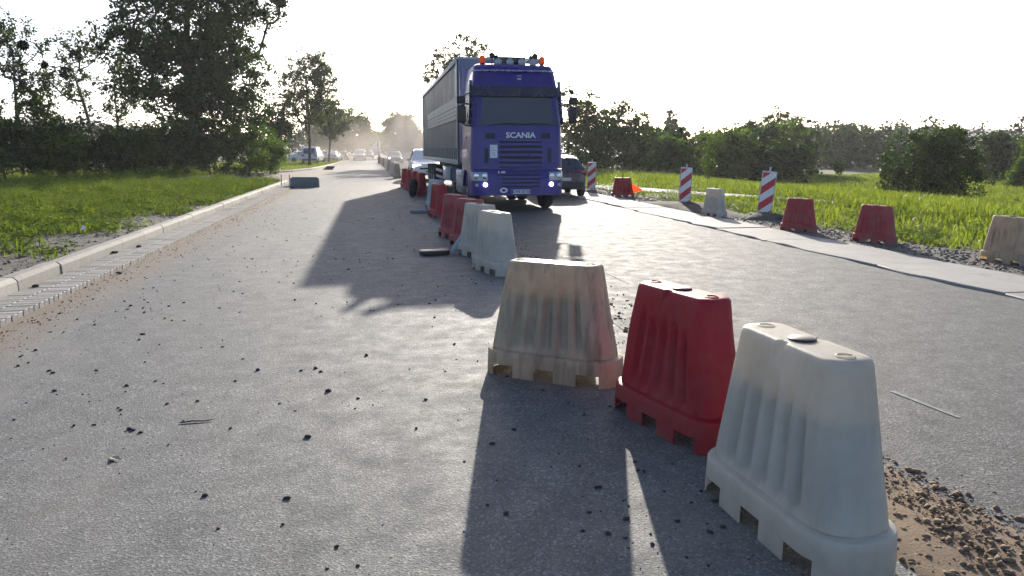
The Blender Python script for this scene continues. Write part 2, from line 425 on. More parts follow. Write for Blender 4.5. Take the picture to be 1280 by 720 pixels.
# the lane closed for works (left) and the lane in use (right)
seam = wavy(2.25, -6, 60, .05, .8, 3) + [(2.25, 330)]
sheet('closed_lane', [(-4.0, -6)] + seam + [(-3.9, 330), (-4.05, 92), (-4.9, 66.4), (-7.2, 55.9), (-9.7, 47.2), (-8.7, 39.5), (-7.0, 41.5), (-5.2, 40.8), (-4.5, 38.9), (-4.0, 38.3)], .0, M['lane_new'])
right_edge = wavy(7.02, -6, 60, .05, .45, 5)
sheet('traffic_lane', seam[:1] + right_edge + [(7.0, 330)] + [(x, y) for x, y in seam[:0:-1]], .004, M['lane_old'])
sheet('side_lane', [(-15.2, 8), (-13.0, 20), (-10.0, 34.4), (-8.6, 39.45), (-9.75, 47.2), (-10.85, 37.5), (-11.4, 32.8), (-13.6, 24), (-18.2, 8)], .0, M['side_lane'])
sheet('gravel_verge', wavy(8.2, -4, 60, .06, .5, 8) + wavy(9.55, -4, 60, .22, .7, 9)[::-1], .006, M['soil'])
sheet('field_path', [(9.6, 30.8), (13, 24.5), (14.2, 21.4), (14.5, 22.3), (13.4, 25.9), (11.0, 33), (9.6, 34)], .03, M['slab'])
sheet('island_soil', [(-4.15, 2), (-4.15, 38), (-4.9, 40.2), (-6.9, 41.1), (-8.5, 39.2), (-9.9, 34.4), (-12.9, 20), (-15.1, 8), (-16.5, 2)], .15, M['soil'])
# worn paint of the old centre line
lines = empty('road_marking'); tag(lines, kind='structure')
for y0, y1 in ((3.95, 4.5), (8.9, 11.2), (16.5, 19)):
    xs = 3.02 + .09 * max(0, (9 - y0))
    sheet('paint_dash', [(xs + .06, y0), (xs + .085, y0), (xs + .03, y1), (xs - .01, y1)], .008, M['white_line'], lines)

# bare soil and gravel heaps as low uneven mounds
def mound(name, x, y, rx, ry, h, mat, label, seed, rz=0):
    n, m = 28, 9
    r = np.linspace(0, 1, m); a = np.linspace(0, 2 * np.pi, n, endpoint=False)
    v = [(0, 0, h)]
    for ri in r[1:]:
        for ai in a:
            k = 1 + .16 * math.sin(3 * ai + seed) + .1 * math.sin(5 * ai + seed * 2)
            px, py = rx * ri * k * math.cos(ai), ry * ri * k * math.sin(ai)
            z = h * (1 - ri ** 1.6) * (1 + .35 * float(noise2(px, py, 4, seed))) - (.012 if ri == 1 else 0)
            v.append((px, py, z))
    f = [(0, 1 + i, 1 + (i + 1) % n) for i in range(n)]
    for j in range(m - 2):
        for i in range(n):
            f.append((1 + j * n + i, 1 + (j + 1) * n + i, 1 + (j + 1) * n + (i + 1) % n, 1 + j * n + (i + 1) % n))
    mb = MB().add(v, f); o = link(name, mb.mesh(name, mat, 60), None, (x, y, 0.004), rz)
    return tag(o, label, 'mound')
mound('gravel_mound', 8.95, 20.4, .8, 3.0, .16, M['clod'], 'long dark heap of gravel around the foot of a striped board', 1)
mound('soil_mound', 9.3, 17.0, .62, .5, .17, M['soil'], 'small heap of soil and broken stone under a striped board', 2)
mound('soil_mound', 2.42, 2.75, .35, .75, .02, M['brownsoil'], 'flat spill of brown soil beside the near white barrier', 4)
mound('gravel_mound', 8.6, 28.9, .5, .8, .12, M['soil'], 'low dusty heap at the foot of the furthest striped board', 6)

# ------------------------------------------------------------------ kerbs and gutter
def kerb_mesh(l, w=.17, h=.22, z0=-.10, seed=0):
    mb = MB(); t = z0 + h
    prof = [(-w, z0), (0.02, z0), (.012, t - .045), (-.035, t), (-w, t)]      # sloped face to the road
    n = len(prof)
    v = [(x, 0.006, z) for x, z in prof] + [(x, l - .006, z) for x, z in prof]
    mb.add(v, [tuple(range(n)), tuple(range(n, 2 * n))[::-1]] + [(i, (i + 1) % n, n + (i + 1) % n, n + i) for i in range(n)])
    return mb.mesh('kerb_stone', M['kerb'], sm=0, bevel=.006, seg=1)

kerb = empty('kerb', (0, 0, 0)); tag(kerb, kind='structure')
kmesh = kerb_mesh(1.25, h=.31)
y = 3.2
while y < 37.5:
    o = link('kerb_stone', kmesh, kerb, (-4.05 + rnd.uniform(-.006, .006), y, rnd.uniform(-.006, .006)), rnd.uniform(-.006, .006)); y += 1.25
tag(MB().box(-4.2, -4.075, 38.26, 38.4, -.1, .05).build('kerb_end', M['kerb'], kerb, bevel=.01))

gutter = empty('gutter', (0, 0, 0)); tag(gutter, kind='structure')
pm = [MB().box(0, .258, .002, .123, -.05, .062).mesh('paver', M['paver'], bevel=.007, seg=1) for _ in range(2)]
y = 4.6; k = 0
while y < 20.2:
    for j in (0, 1):
        o = link('paver', pm[(k + j) % 2], gutter, (-4.02 + j * .262 + rnd.uniform(-.004, .004), y, rnd.uniform(-.002, .002) - .003 * j), rnd.uniform(-.008, .008))
    y += .125; k += 1
mb = MB()
while y < 38.3:
    for j in (0, 1):
        x = -4.02 + j * .262; z = rnd.uniform(-.004, .004) - .006 * j
        mb.box(x, x + .255, y + .004, y + .121, -.05, .062 + z)
    y += .125
tag(mb.build('paver_row', M['paver'], gutter), kind='stuff')

fk = empty('far_kerb', (0, 0, 0)); tag(fk, kind='structure')
fpts = [(-15.4, 18), (-13.6, 24), (-12.4, 29), (-11.4, 32.8), (-11.15, 35), (-10.85, 37.5), (-10.5, 41), (-9.75, 47.2), (-8.7, 51.8), (-7.2, 55.9), (-6.0, 60.5), (-5.0, 66.4), (-4.5, 76), (-4.15, 92), (-4.0, 110)]
dense = []
for (x0, y0), (x1, y1) in zip(fpts, fpts[1:]):
    L = math.hypot(x1 - x0, y1 - y0); n = max(1, round(L / 1.25))
    for i in range(n): dense.append((x0 + (x1 - x0) * i / n, y0 + (y1 - y0) * i / n, x0 + (x1 - x0) * (i + 1) / n, y0 + (y1 - y0) * (i + 1) / n))
fme = kerb_mesh(1.22, w=.16, h=.24)
for x0, y0, x1, y1 in dense:
    link('kerb_stone', fme, fk, (x0, y0, 0), math.atan2(-(x1 - x0), y1 - y0))

# old concrete edge strip on the right, slab by slab
strip = empty('concrete_strip', (0, 0, 0)); tag(strip, kind='structure')
y = 2.0; r2 = random.Random(21)
prev = 7.03
while y < 60:
    L = r2.uniform(2.1, 3.4); inner = []
    yy = y + .012; x = prev
    while yy < y + L - .2:
        inner.append((7.03 + r2.uniform(-.07, .09), yy)); yy += r2.uniform(.35, .8)
    prev = inner[-1][0]
    sk = r2.uniform(-.12, .12)
    pts = inner + [(7.05 + r2.uniform(-.05, .05), y + L - .012), (8.26 + r2.uniform(-.03, .03), y + L - .012 + sk * .3), (8.27 + r2.uniform(-.05, .05), y + L * .5), (8.25, y + .012)]
    MB().prism(pts, -.06, .022 + r2.uniform(-.006, .010)).build('slab', M['slab'], strip, bevel=.012, seg=1)
    y += L

# ------------------------------------------------------------------ loose stones
ico_v = np.array([(0, 0, 1)] + [(.894 * math.cos(a * 2 * math.pi / 5), .894 * math.sin(a * 2 * math.pi / 5), .447) for a in range(5)] + [(.894 * math.cos((a + .5) * 2 * math.pi / 5), .894 * math.sin((a + .5) * 2 * math.pi / 5), -.447) for a in range(5)] + [(0, 0, -1)])
ico_f = np.array([(0, 1 + i, 1 + (i + 1) % 5) for i in range(5)] + [(1 + i, 6 + i, 1 + (i + 1) % 5) for i in range(5)] + [(1 + (i + 1) % 5, 6 + i, 6 + (i + 1) % 5) for i in range(5)] + [(11, 6 + (i + 1) % 5, 6 + i) for i in range(5)])

def stones(name, xs, ys, zs, sizes, mat, flat=.6):
    n = len(xs)
    v = np.repeat(ico_v[None], n, 0) * (1 + .28 * rng.standard_normal((n, 12, 1)))
    sc = np.stack([sizes * rng.uniform(.8, 1.5, n), sizes * rng.uniform(.7, 1.1, n), sizes * rng.uniform(.45, .85, n) * flat / .6], -1)
    v = v * sc[:, None]
    a = rng.uniform(0, 6.28, n); c, s = np.cos(a)[:, None], np.sin(a)[:, None]
    x = v[..., 0] * c - v[..., 1] * s; yv = v[..., 0] * s + v[..., 1] * c
    v = np.stack([x + xs[:, None], yv + ys[:, None], v[..., 2] + (zs + sizes * .25)[:, None]], -1)
    f = ico_f[None] + (np.arange(n) * 12)[:, None, None]
    return link(name, np_mesh(name, v.reshape(-1, 3), f.reshape(-1, 3), mat))

# dark crumbs of asphalt scattered over the closed lane, clustered in streaks
n = 11000
ys = 1.8 + rng.uniform(0, 1, n) ** 1.7 * 24; xs = rng.uniform(-3.6, 2.4, n)
keep = noise2(xs, ys, .9, 2) + .5 * noise2(xs, ys, .35, 5) + rng.uniform(-.8, .8, n) > .12
xs, ys = xs[keep], ys[keep]; n = len(xs)
siz = .0025 + .013 * rng.uniform(0, 1, n) ** 7
tag(stones('asphalt_crumbs', xs, ys, np.zeros(n), siz, M['clod']), 'dark crumbs of asphalt strewn over the closed lane', 'crumbs', kind='stuff')
# bigger dark clods that can be picked out one by one
clod_spots = [(-3.95, 9.65, .05), (-4.0, 12.7, .06), (-3.85, 13.4, .045), (-3.4, 10.9, .055), (-.35, 5.2, .026), (-.42, 4.35, .024), (-.85, 3.65, .024), (-.45, 3.55, .022), (.62, 4.05, .02), (.78, 4.25, .02), (.3, 4.9, .018), (-1.3, 6.6, .02), (-2.1, 7.2, .024), (-.1, 6.1, .022), (-1.4, 4.6, .02), (-.2, 3.05, .018), (1.3, 3.0, .02), (1.05, 3.4, .022), (-1.9, 3.6, .016), (-2.6, 8.6, .03), (-3.2, 8.3, .028), (-.9, 8.6, .03)]
for i, (x, y, s) in enumerate(clod_spots):
    one = stones('clod', np.zeros(1), np.zeros(1), np.zeros(1), np.array([s * (1 if x < -3.6 else .72)]), M['clod'])
    one.location = (x, y, .058 if x < -3.6 else 0)
    if x < -3.6: tag(one, 'dark clod of earth lying on the gutter pavers', 'clod', 'clods on the gutter')
    elif s > .03: tag(one, 'dark flat clod on the brown dirt by the gutter', 'clod')
    else: tag(one, 'small dark stone lying on the grey asphalt', 'stone', 'stones lying on the asphalt')
tw = MB().tube([(-.09, 0, .006), (-.02, .012, .009), (.05, .004, .006), (.10, .02, .007)], [.004, .005, .004, .002], 5).build('twig', M['bark']); tw.location = (-1.12, 4.72, 0); tag(tw, 'thin dark twig lying on the grey asphalt', 'twig')
dl = MB().add([(-.05, 0, .004), (-.01, -.018, .012), (.05, .002, .006), (.0, .02, .016)], [(0, 1, 2, 3)]).build('dry_leaf', M['dryleaf']); dl.location = (-1.42, 4.2, 0); dl.rotation_euler = (0, 0, R(-40)); tag(dl, 'pale dry leaf lying on the grey asphalt', 'leaf')
# brown dirt fringe along the gutter
n = 4200
ys = 3.5 + rng.uniform(0, 1, n) ** 1.4 * 34; xs = -3.45 + np.abs(rng.normal(0, .22, n)) + .1 * noise2(ys * 0, ys, .5, 1)
tag(stones('gutter_dirt', xs, ys, np.zeros(n), .003 + .009 * rng.uniform(0, 1, n) ** 6, M['brownsoil']), 'brown dirt and grit swept up along the gutter pavers', 'dirt', kind='stuff')
# gravel verge on the right and grit along the seam
n = 9000
ys = 3 + rng.uniform(0, 1, n) ** 1.3 * 34; xs = np.clip(rng.normal(8.95, .38, n), 8.28, 10.1)
tag(stones('verge_gravel', xs, ys, np.full(n, .004), .008 + .024 * rng.uniform(0, 1, n) ** 2.5, M['stone']), 'grey crushed stone along the right verge', 'gravel', kind='stuff')
n = 3000
ys = 1.6 + rng.uniform(0, 1, n) ** 1.8 * 22; xs = 2.42 + rng.normal(0, .2, n) - .1 * sstep(5, 12, ys)
tag(stones('seam_grit', xs, ys, np.full(n, .004), .004 + .016 * rng.uniform(0, 1, n) ** 4, M['brownsoil']), 'brown grit lying along the seam between the lanes', 'grit', kind='stuff')
n = 2200
a_ = rng.uniform(0, 6.283, n); r_ = rng.uniform(0, 1, n) ** .6
tag(stones('soil_lumps', 2.45 + .38 * r_ * np.cos(a_), 2.75 + .95 * r_ * np.sin(a_), .03 * (1 - r_), .003 + .014 * rng.uniform(0, 1, n) ** 5, M['brownsoil']), 'lumps of brown soil and stone beside the near white barrier', 'soil', kind='stuff')
n = 3500
ys = rng.uniform(4, 30, n); xs = -4.3 - np.abs(rng.normal(0, 1.5, n))
tag(stones('island_gravel', xs, ys, np.full(n, .15), .006 + .02 * rng.uniform(0, 1, n) ** 3, M['stone']), 'loose gravel on the bare soil behind the kerb', 'gravel', kind='stuff')

# ------------------------------------------------------------------ grass and weeds
def blades(name, xs, ys, zs, hs, wid, mat, lean=.35, seg=2):
    n = len(xs); a = rng.uniform(0, 2 * np.pi, n); la = rng.uniform(0, 2 * np.pi, n)
    w = wid * rng.uniform(.6, 1.3, n); l = hs * np.abs(rng.normal(0, lean, n))
    dx, dy = np.cos(a) * w * .5, np.sin(a) * w * .5
    lx, ly = np.cos(la) * l, np.sin(la) * l
    b0 = np.stack([xs - dx, ys - dy, zs - .02], -1); b1 = np.stack([xs + dx, ys + dy, zs - .02], -1)
    if seg == 1:
        t = np.stack([xs + lx, ys + ly, zs + hs], -1)
        v = np.stack([b0, b1, t], 1); f = np.arange(n * 3).reshape(n, 3)
    else:
        k = .42
        m0 = np.stack([xs - dx * .9 + lx * k * .6, ys - dy * .9 + ly * k * .6, zs + hs * .6], -1)
        m1 = np.stack([xs + dx * .9 + lx * k * .6, ys + dy * .9 + ly * k * .6, zs + hs * .6], -1)
        t = np.stack([xs + lx, ys + ly, zs + hs * (1 - .25 * np.minimum(1, l / hs))], -1)
        v = np.stack([b0, b1, m1, m0, t], 1)
        o = (np.arange(n) * 5)[:, None]
        f = np.concatenate([np.stack([o + i for i in tri], -1).reshape(n, 1, 3) for tri in ((0, 1, 2), (0, 2, 3), (3, 2, 4))], 1).reshape(-1, 3)
    return link(name, np_mesh(name, v.reshape(-1, 3), f, mat))

def leaves_on_stems(name, xs, ys, zs, hs, k, size, mat):
    """broad-leaved weeds: k little leaves up each stem"""
    n = len(xs); t = rng.uniform(.12, 1, (n, k)); a = rng.uniform(0, 6.283, (n, k))
    L = size * (1.25 - .6 * t) * rng.uniform(.6, 1.3, (n, k))
    cx = xs[:, None] + rng.normal(0, .03, (n, k)); cy_ = ys[:, None] + rng.normal(0, .03, (n, k)); cz = zs[:, None] + hs[:, None] * t
    tip = np.stack([cx + np.cos(a) * L, cy_ + np.sin(a) * L, cz + L * rng.uniform(-.4, .5, (n, k))], -1)
    base = np.stack([cx, cy_, cz], -1); mid = (tip + base) / 2; mid[..., 2] += L * .12
    px, py = -np.sin(a) * L * .28, np.cos(a) * L * .28
    s0 = mid + np.stack([px, py, 0 * px], -1); s1 = mid - np.stack([px, py, 0 * px], -1)
    v = np.stack([base, s0, tip, s1], 2).reshape(-1, 3)
    f = np.arange(len(v)).reshape(-1, 4)
    return link(name, np_mesh(name, v, f, mat))

def inside(poly, x, y):
    r = np.zeros(len(x), bool); j = len(poly) - 1
    for i in range(len(poly)):
        xi, yi = poly[i]; xj, yj = poly[j]
        c = ((yi > y) != (yj > y)) & (x < (xj - xi) * (y - yi) / (yj - yi + 1e-9) + xi)
        r ^= c; j = i
    return r

island = [(-4.3, 2), (-4.3, 37.6), (-5.0, 39.6), (-6.9, 40.6), (-8.4, 38.8), (-9.8, 34.0), (-12.8, 20), (-15.0, 8), (-16, 2)]
# left island: weeds thin out towards the kerb and around bare patches
def scatter_left(n, edge, thr):
    y = 5 + rng.uniform(0, 1, n) ** .85 * 36; x = rng.uniform(-14.5, -4.3, n)
    d = -4.3 - x
    k = inside(island, x, y) & (noise2(x, y, .8, 3) * .75 + .55 * sstep(.25, 2.6, d + .11 * (y - 10)) + rng.uniform(-.25, .25, n) > thr)
    return x[k], y[k]
x, y = scatter_left(90000, 0, .22)
hh = (.07 + .14 * rng.uniform(0, 1, len(x)) ** 1.5 + .17 * sstep(1.0, 5.5, -4.3 - x)) * (.7 + .9 * noise2(x, y, 1.6, 8))
tag(blades('verge_grass', x, y, np.full(len(x), .15), np.maximum(.06, hh), .014, M['grass'], .45), 'bright green grass growing on the island behind the kerb', 'grass', kind='stuff')
x, y = scatter_left(26000, 0, .20)
hh = np.maximum(.05, (.08 + .14 * rng.uniform(0, 1, len(x)) + .16 * sstep(1.5, 6, -4.3 - x)) * (.95 + 1.1 * noise2(x, y, 1.6, 8)))
tag(leaves_on_stems('verge_weeds', x, y, np.full(len(x), .15), hh, 9, .085, M['weed']), 'leafy low weeds in clumps on the island behind the kerb', 'weeds', kind='stuff')
# tall weeds at the edge of the side lane and in front of the trees
n = 16000
y = rng.uniform(14, 62, n); base = np.interp(y, [18, 24, 29, 32.8, 37.5, 41, 47.2, 51.8, 55.9, 60.5, 66.4], [-15.4, -13.6, -12.4, -11.4, -10.85, -10.5, -9.75, -8.7, -7.2, -6.0, -5.0])
x = base - .3 - np.abs(rng.normal(0, 2.2, n))
hh = (.22 + .38 * rng.uniform(0, 1, n)) * (.7 + .5 * noise2(x, y, .5, 4)) * sstep(.1, 1.5, base - x + .3)
tag(blades('bank_grass', x, y, np.full(n, -.04), np.maximum(.08, hh), .026, M['grass'], .4), 'tall rough grass between the far kerb and the trees', 'grass', kind='stuff')
n = 5000; y = rng.uniform(16, 60, n); base = np.interp(y, [18, 24, 29, 32.8, 37.5, 41, 47.2, 51.8, 55.9, 60.5, 66.4], [-15.4, -13.6, -12.4, -11.4, -10.85, -10.5, -9.75, -8.7, -7.2, -6.0, -5.0])
x = base - .8 - np.abs(rng.normal(0, 1.6, n))
k = noise2(x, y, .7, 6) > -.1; x, y = x[k], y[k]
tag(leaves_on_stems('bank_weeds', x, y, np.full(len(x), -.04), .3 + .5 * rng.uniform(0, 1, len(x)), 10, .12, M['weed']), 'leafy tall weeds at the foot of the left trees', 'weeds', kind='stuff')
n = 14000; y = rng.uniform(34, 62, n); x = rng.uniform(-27, -10.5, n); k = x < np.interp(y, [34, 47, 56, 62], [-12, -10.6, -8.2, -6.5]); x, y = x[k], y[k]
tag(blades('thicket_grass', x, y, np.full(len(x), -.04), .2 + .4 * rng.uniform(0, 1, len(x)), .035, M['grass'], .4, 1), 'rough grass growing under the left trees', 'grass', kind='stuff')
# rank weeds along the back of the island
n = 5200; y = rng.uniform(9, 38, n); x = rng.uniform(-14.5, -6.0, n)
k = inside(island, x, y) & (rng.uniform(0, 1, n) < .15 + .85 * sstep(7.2, 9.5, -x - .05 * (20 - y))) & (noise2(x, y, .9, 14) > -.25)
x, y = x[k], y[k]
tag(leaves_on_stems('rank_weeds', x, y, np.full(len(x), .15), .22 + .38 * rng.uniform(0, 1, len(x)) ** 1.5, 14, .075, M['weed']), 'taller ragged weeds along the back of the island', 'weeds', kind='stuff')
# short lawn beside the parked cars
n = 14000; y = rng.uniform(58, 128, n); base = np.interp(y, [55.9, 60.5, 66.4, 76, 92, 110], [-7.2, -6, -5, -4.5, -4.15, -4.0])
x = base - .25 - rng.uniform(0, 1, n) ** 1.4 * 16
tag(blades('roadside_lawn', x, y, np.full(n, -.04), .12 + .15 * rng.uniform(0, 1, n), .06, M['grass'], .5, 1), 'short lawn beyond the side lane, below the slender trees', 'grass', kind='stuff')

# right meadow
def meadow(n, p):
    yy = 4 + rng.uniform(0, 1, n) ** p * 75; lo = 9.25 + .2 * noise2(yy * 0, yy, .7, 2)
    xx = lo + rng.uniform(0, 1, n) ** 1.25 * (14 + yy * .75)
    return xx, yy
x, y = meadow(175000, 1.0)
bare = noise2(x, y, .55, 12) + .5 * noise2(x, y, 1.7, 3)
d = np.hypot(x, y)
path = inside([(9.2, 30.6), (13, 24.3), (14.3, 21.1), (14.7, 22.3), (13.5, 26.1), (11.1, 33.3), (9.2, 34.3)], x, y)
k = (~path) & ((bare < .62 - .3 * (1 - sstep(10.5, 15, x))) | (x > 19) | (rng.uniform(0, 1, len(x)) < .12)) & (rng.uniform(0, 1, len(x)) < sstep(9.1, 10.1, x) + .1)
x, y, bare = x[k], y[k], bare[k]
hh = .10 + .13 * rng.uniform(0, 1, len(x)) + .30 * sstep(11.5, 17, x) * rng.uniform(.35, 1, len(x)) + .05 * bare
hh *= (.55 + .45 * sstep(9.4, 11.2, x))
tag(blades('meadow_grass', x, y, gz(x, y), np.maximum(.05, hh), .016 + .0007 * np.hypot(x, y), M['grass'], .38, 2), 'bright green meadow grass beyond the right verge', 'grass', kind='stuff')
n = 9000; y = rng.uniform(8, 34, n); x = 9.5 + np.abs(rng.normal(0, 3.0, n))
k = (noise2(x, y, .8, 9) > .1); x, y = x[k], y[k]
tag(leaves_on_stems('meadow_weeds', x, y, gz(x, y), .08 + .22 * rng.uniform(0, 1, len(x)), 8, .075, M['weed']), 'low leafy weeds among the meadow grass', 'weeds', kind='stuff')
# tall seed stalks standing over the meadow
n = 1300; y = rng.uniform(18, 62, n); x = 13 + rng.uniform(0, 1, n) * (8 + .65 * y)
tag(leaves_on_stems('seed_stalks', x, y, gz(x, y), .45 + .4 * rng.uniform(0, 1, n), 12, .075, M['grass']), 'tall stalks standing above the meadow grass', 'stalks', kind='stuff')
def ribbon(name, pts, w, mat, dz):
    v = []; f = []
    q = []
    for (x0, y0), (x1, y1) in zip(pts, pts[1:]):
        m = max(1, int(math.hypot(x1 - x0, y1 - y0) / .8))
        q += [(x0 + (x1 - x0) * i / m, y0 + (y1 - y0) * i / m) for i in range(m)]
    q.append(pts[-1])
    for i, (x, y) in enumerate(q):
        a, b = q[max(0, i - 1)], q[min(len(q) - 1, i + 1)]
        L = math.hypot(b[0] - a[0], b[1] - a[1]); nx_, ny_ = -(b[1] - a[1]) / L * w / 2, (b[0] - a[0]) / L * w / 2
        for s in (-1, -.33, .33, 1):
            X, Y = x + nx_ * s, y + ny_ * s; v.append((X, Y, float(gz(X, Y)) + dz + (.03 if abs(s) < 1 else 0)))
    for i in range(len(q) - 1):
        for k in range(3): f.append((4 * i + k, 4 * i + k + 1, 4 * i + k + 5, 4 * i + k + 4))
    return tag(MB().add(v, f).build(name, mat, sm=60), kind='structure')
ribbon('lower_track', [(23.5, 40), (24.5, 37), (26.5, 34.5), (30, 32.4), (36, 30), (48, 26.5), (60, 23)], 1.9, M['slab'], .05)

# ------------------------------------------------------------------ water-filled road barriers
def rrect(a, b, rc, ns=44, nc=7, ne=4):
    """rounded rectangle outline, counter-clockwise, fixed point count"""
    p = []
    for cx, cy, a0, (sx0, sy0), (sx1, sy1), m in (
        (a - rc, -(b - rc), -90, (-(a - rc), -b), (a - rc, -b), ns),
        (a - rc, b - rc, 0, (a, -(b - rc)), (a, b - rc), ne),
        (-(a - rc), b - rc, 90, (a - rc, b), (-(a - rc), b), ns),
        (-(a - rc), -(b - rc), 180, (-a, b - rc), (-a, -(b - rc)), ne)):
        for i in range(m): p.append((sx0 + (sx1 - sx0) * i / m, sy0 + (sy1 - sy0) * i / m))
        for i in range(nc): t = R(a0 + 90 * i / nc); p.append((cx + rc * math.cos(t), cy + rc * math.sin(t)))
    return p

def barrier_shell(name, mat, wobble=0, seed=0):
    r = random.Random(seed)
    lv = [(0.0, .500, .200), (.05, .500, .200), (.085, .498, .199), (.13, .496, .197), (.168, .495, .196), (.178, .490, .192), (.183, .474, .178), (.187, .456, .160), (.192, .454, .160)]
    for i in range(1, 15):
        t = i / 14; z = .192 + (.795 - .192) * t
        lv.append((z, (.454 + (.342 - .454) * t), .160 + (.108 - .160) * t))
    lv += [(.808, .336, .103), (.816, .326, .094), (.818, .30, .07)]
    v = []; n = 0
    for z, a, b in lv:
        ring = rrect(a, b, b * (.86 if z < .19 else .72)); n = len(ring)
        for x, y in ring:
            if .19 < z < .80:
                u = x / a; on = max(0, 1 - max(0, abs(u) - .56) / .06)
                g = max(0, min(1, .5 + .95 * math.cos(u / .56 * 4 * math.pi))) * on if abs(u) < .62 else 0
                fade = min(1, (z - .19) / .03) * max(0, min(1, (.66 + .03 * math.sin(u * 9) - z) / .10))
                if abs(y) > .7 * b: y -= math.copysign(.030 * g * fade, y)
            if z > .79 and abs(x) < .03 and z < .817: y *= .80
            if wobble:
                y += wobble * math.sin(x * 9 + seed) * math.sin(z * 7 + seed * 2) * min(1, z * 2)
            v.append((x, y, z))
    f = []
    m = len(lv)
    notch = [(-.385, -.235), (-.075, .075), (.235, .385)]
    for i in range(m - 1):
        for k in range(n):
            q = (i * n + k, i * n + (k + 1) % n, (i + 1) * n + (k + 1) % n, (i + 1) * n + k)
            if lv[i + 1][0] <= .086:
                cx = (v[q[0]][0] + v[q[1]][0]) / 2; cyy = (v[q[0]][1] + v[q[1]][1]) / 2
                if abs(cyy) > .17 and any(a0 < cx < a1 for a0, a1 in notch): continue
            f.append(q)
    f.append(tuple(range((m - 1) * n, m * n)))
    me = bpy.data.meshes.new(name); me.from_pydata(v, [], f); me.materials.append(mat)
    # give the shell its wall thickness
    bm = bmesh.new(); bm.from_mesh(me)
    loose = [q for q in bm.verts if not q.link_faces]; bmesh.ops.delete(bm, geom=loose, context='VERTS')
    bmesh.ops.recalc_face_normals(bm, faces=bm.faces)
    bmesh.ops.solidify(bm, geom=bm.faces[:], thickness=.007)
    bmesh.ops.recalc_face_normals(bm, faces=bm.faces)
    bm.to_mesh(me); bm.free(); smooth(me, 40)
    return me

BAR = {}
def barrier_proto(key, mat, wob=0, seed=0):
    sh = barrier_shell('shell', M[mat], wob, seed)
    cap = MB().lathe([(.054, 0), (.056, .002), (.056, .009), (.051, .012), (.001, .013)], 'z', (0, 0, .8165), 20).mesh('cap', M['black'], 40)
    rim = MB().lathe([(.036, -.001), (.038, .004), (.030, .006), (.026, .001), (.001, .0015)], 'z', (0, 0, .8175), 18).mesh('filler_ring', M[mat], 40)
    # water standing in the lower part
    ring0 = rrect(.435, .112, .08, 10, 3, 2); ring1 = rrect(.37, .082, .06, 10, 3, 2)
    n = len(ring0)
    wa = MB().add([(x, y, .21) for x, y in ring0] + [(x, y, .59) for x, y in ring1], [(i, (i + 1) % n, n + (i + 1) % n, n + i) for i in range(n)] + [tuple(range(n))[::-1], tuple(range(n, 2 * n))]).mesh('water_fill', M['water'], 40)
    BAR[key] = (sh, cap, rim, wa)
barrier_proto('white', 'white'); barrier_proto('red', 'red'); barrier_proto('cream', 'cream', .008, 4)
barrier_proto('red_bent', 'red', .010, 2); barrier_proto('blue', 'bluewhite'); barrier_proto('faded', 'red_faded')

def barrier(kind, x, y, rz, label, group=None, sc=1.0, cap=True, water=True, z=.004, tilt=(0, 0)):
    root = empty('road_barrier', (x, y, z), R(rz), sc); root.rotation_euler = (R(tilt[0]), R(tilt[1]), R(rz))
    tag(root, label, 'barrier', group)
    sh, cp, rim, wa = BAR[kind]
    link('shell', sh, root)
    if cap: link('cap', cp, root)
    for s in (-1, 1): link('filler_ring', rim, root, (s * .262, 0, 0))
    if water: link('water_fill', wa, root)
    return root

G1 = 'barriers between the closed lane and the traffic lane'; G2 = 'barriers along the right verge'
barrier('white', 1.775, 2.87, -86, 'clean white plastic barrier with black cap beside the spill of soil', G1, 1.04)
barrier('red_bent', 1.77, 4.15, -76, 'bright red plastic barrier with buckled side between a white and a cream one', G1, 1.025)
barrier('cream', 1.277, 5.30, -36, 'cream coloured dirt-streaked plastic barrier next to the bright red one', G1, 1.035, cap=False)
barrier('white', 1.62, 10.22, -75, 'white barrier standing alone in front at the gap in the barrier line', G1)
barrier('white', 1.62, 11.75, -68, 'white barrier squeezed between a red one and another white one', G1)
barrier('faded', 1.62, 13.0, -68, 'red barrier touching a white barrier, behind the small leaning board', G1)
barrier('faded', 1.52, 14.35, -70, 'red barrier behind another red one, beside the truck front wheel', G1)
barrier('red', 1.59, 18.88, -80, 'lone red barrier beside the truck bumper and a pale blue one', G1)
barrier('blue', 1.75, 21.6, -72, 'pale bluish white barrier behind a lone red one', G1)
barrier('red', 1.72, 28.2, -84, 'red barrier with a dark tyre leaning on it, first of the rear red row', G1)
barrier('red', 1.60, 30.3, -84, 'red barrier second in the rear red row beside the trailer', G1)
barrier('red', 1.50, 32.2, -84, 'red barrier third in the rear red row beside the trailer', G1)
barrier('red', 1.42, 34.2, -84, 'red barrier last in the rear red row, close to the dust', G1)
barrier('cream', 1.40, 45.5, -84, 'cream barrier standing in the dust behind the red row', G1, water=False)
for i in range(9):
    yy = 50 + i * 5.5
    barrier('red' if i % 3 == 2 else 'white', 1.35 - .008 * i * i, yy, -86 + 2 * math.sin(i), ('far red' if i % 3 == 2 else 'far white') + ' barrier in the dusty end of the barrier line', G1, water=False, cap=False)
barrier('red', 8.70, 26.0, -12, 'small red barrier holding an orange flag, between two striped boards', G2, .82)
barrier('white', 8.44, 17.98, -82, 'small white barrier between two striped boards on the verge', G2, .84)
barrier('faded', 8.55, 14.25, -71, 'small red barrier next to the soil heap on the right verge', G2, .82)
barrier('faded', 8.82, 12.2, -72, 'small red barrier between a red one and a white one on the verge', G2, .82)
barrier('cream', 9.17, 9.62, -86, 'cream barrier on the gravel verge in front of the meadow', G2, .84, water=False)

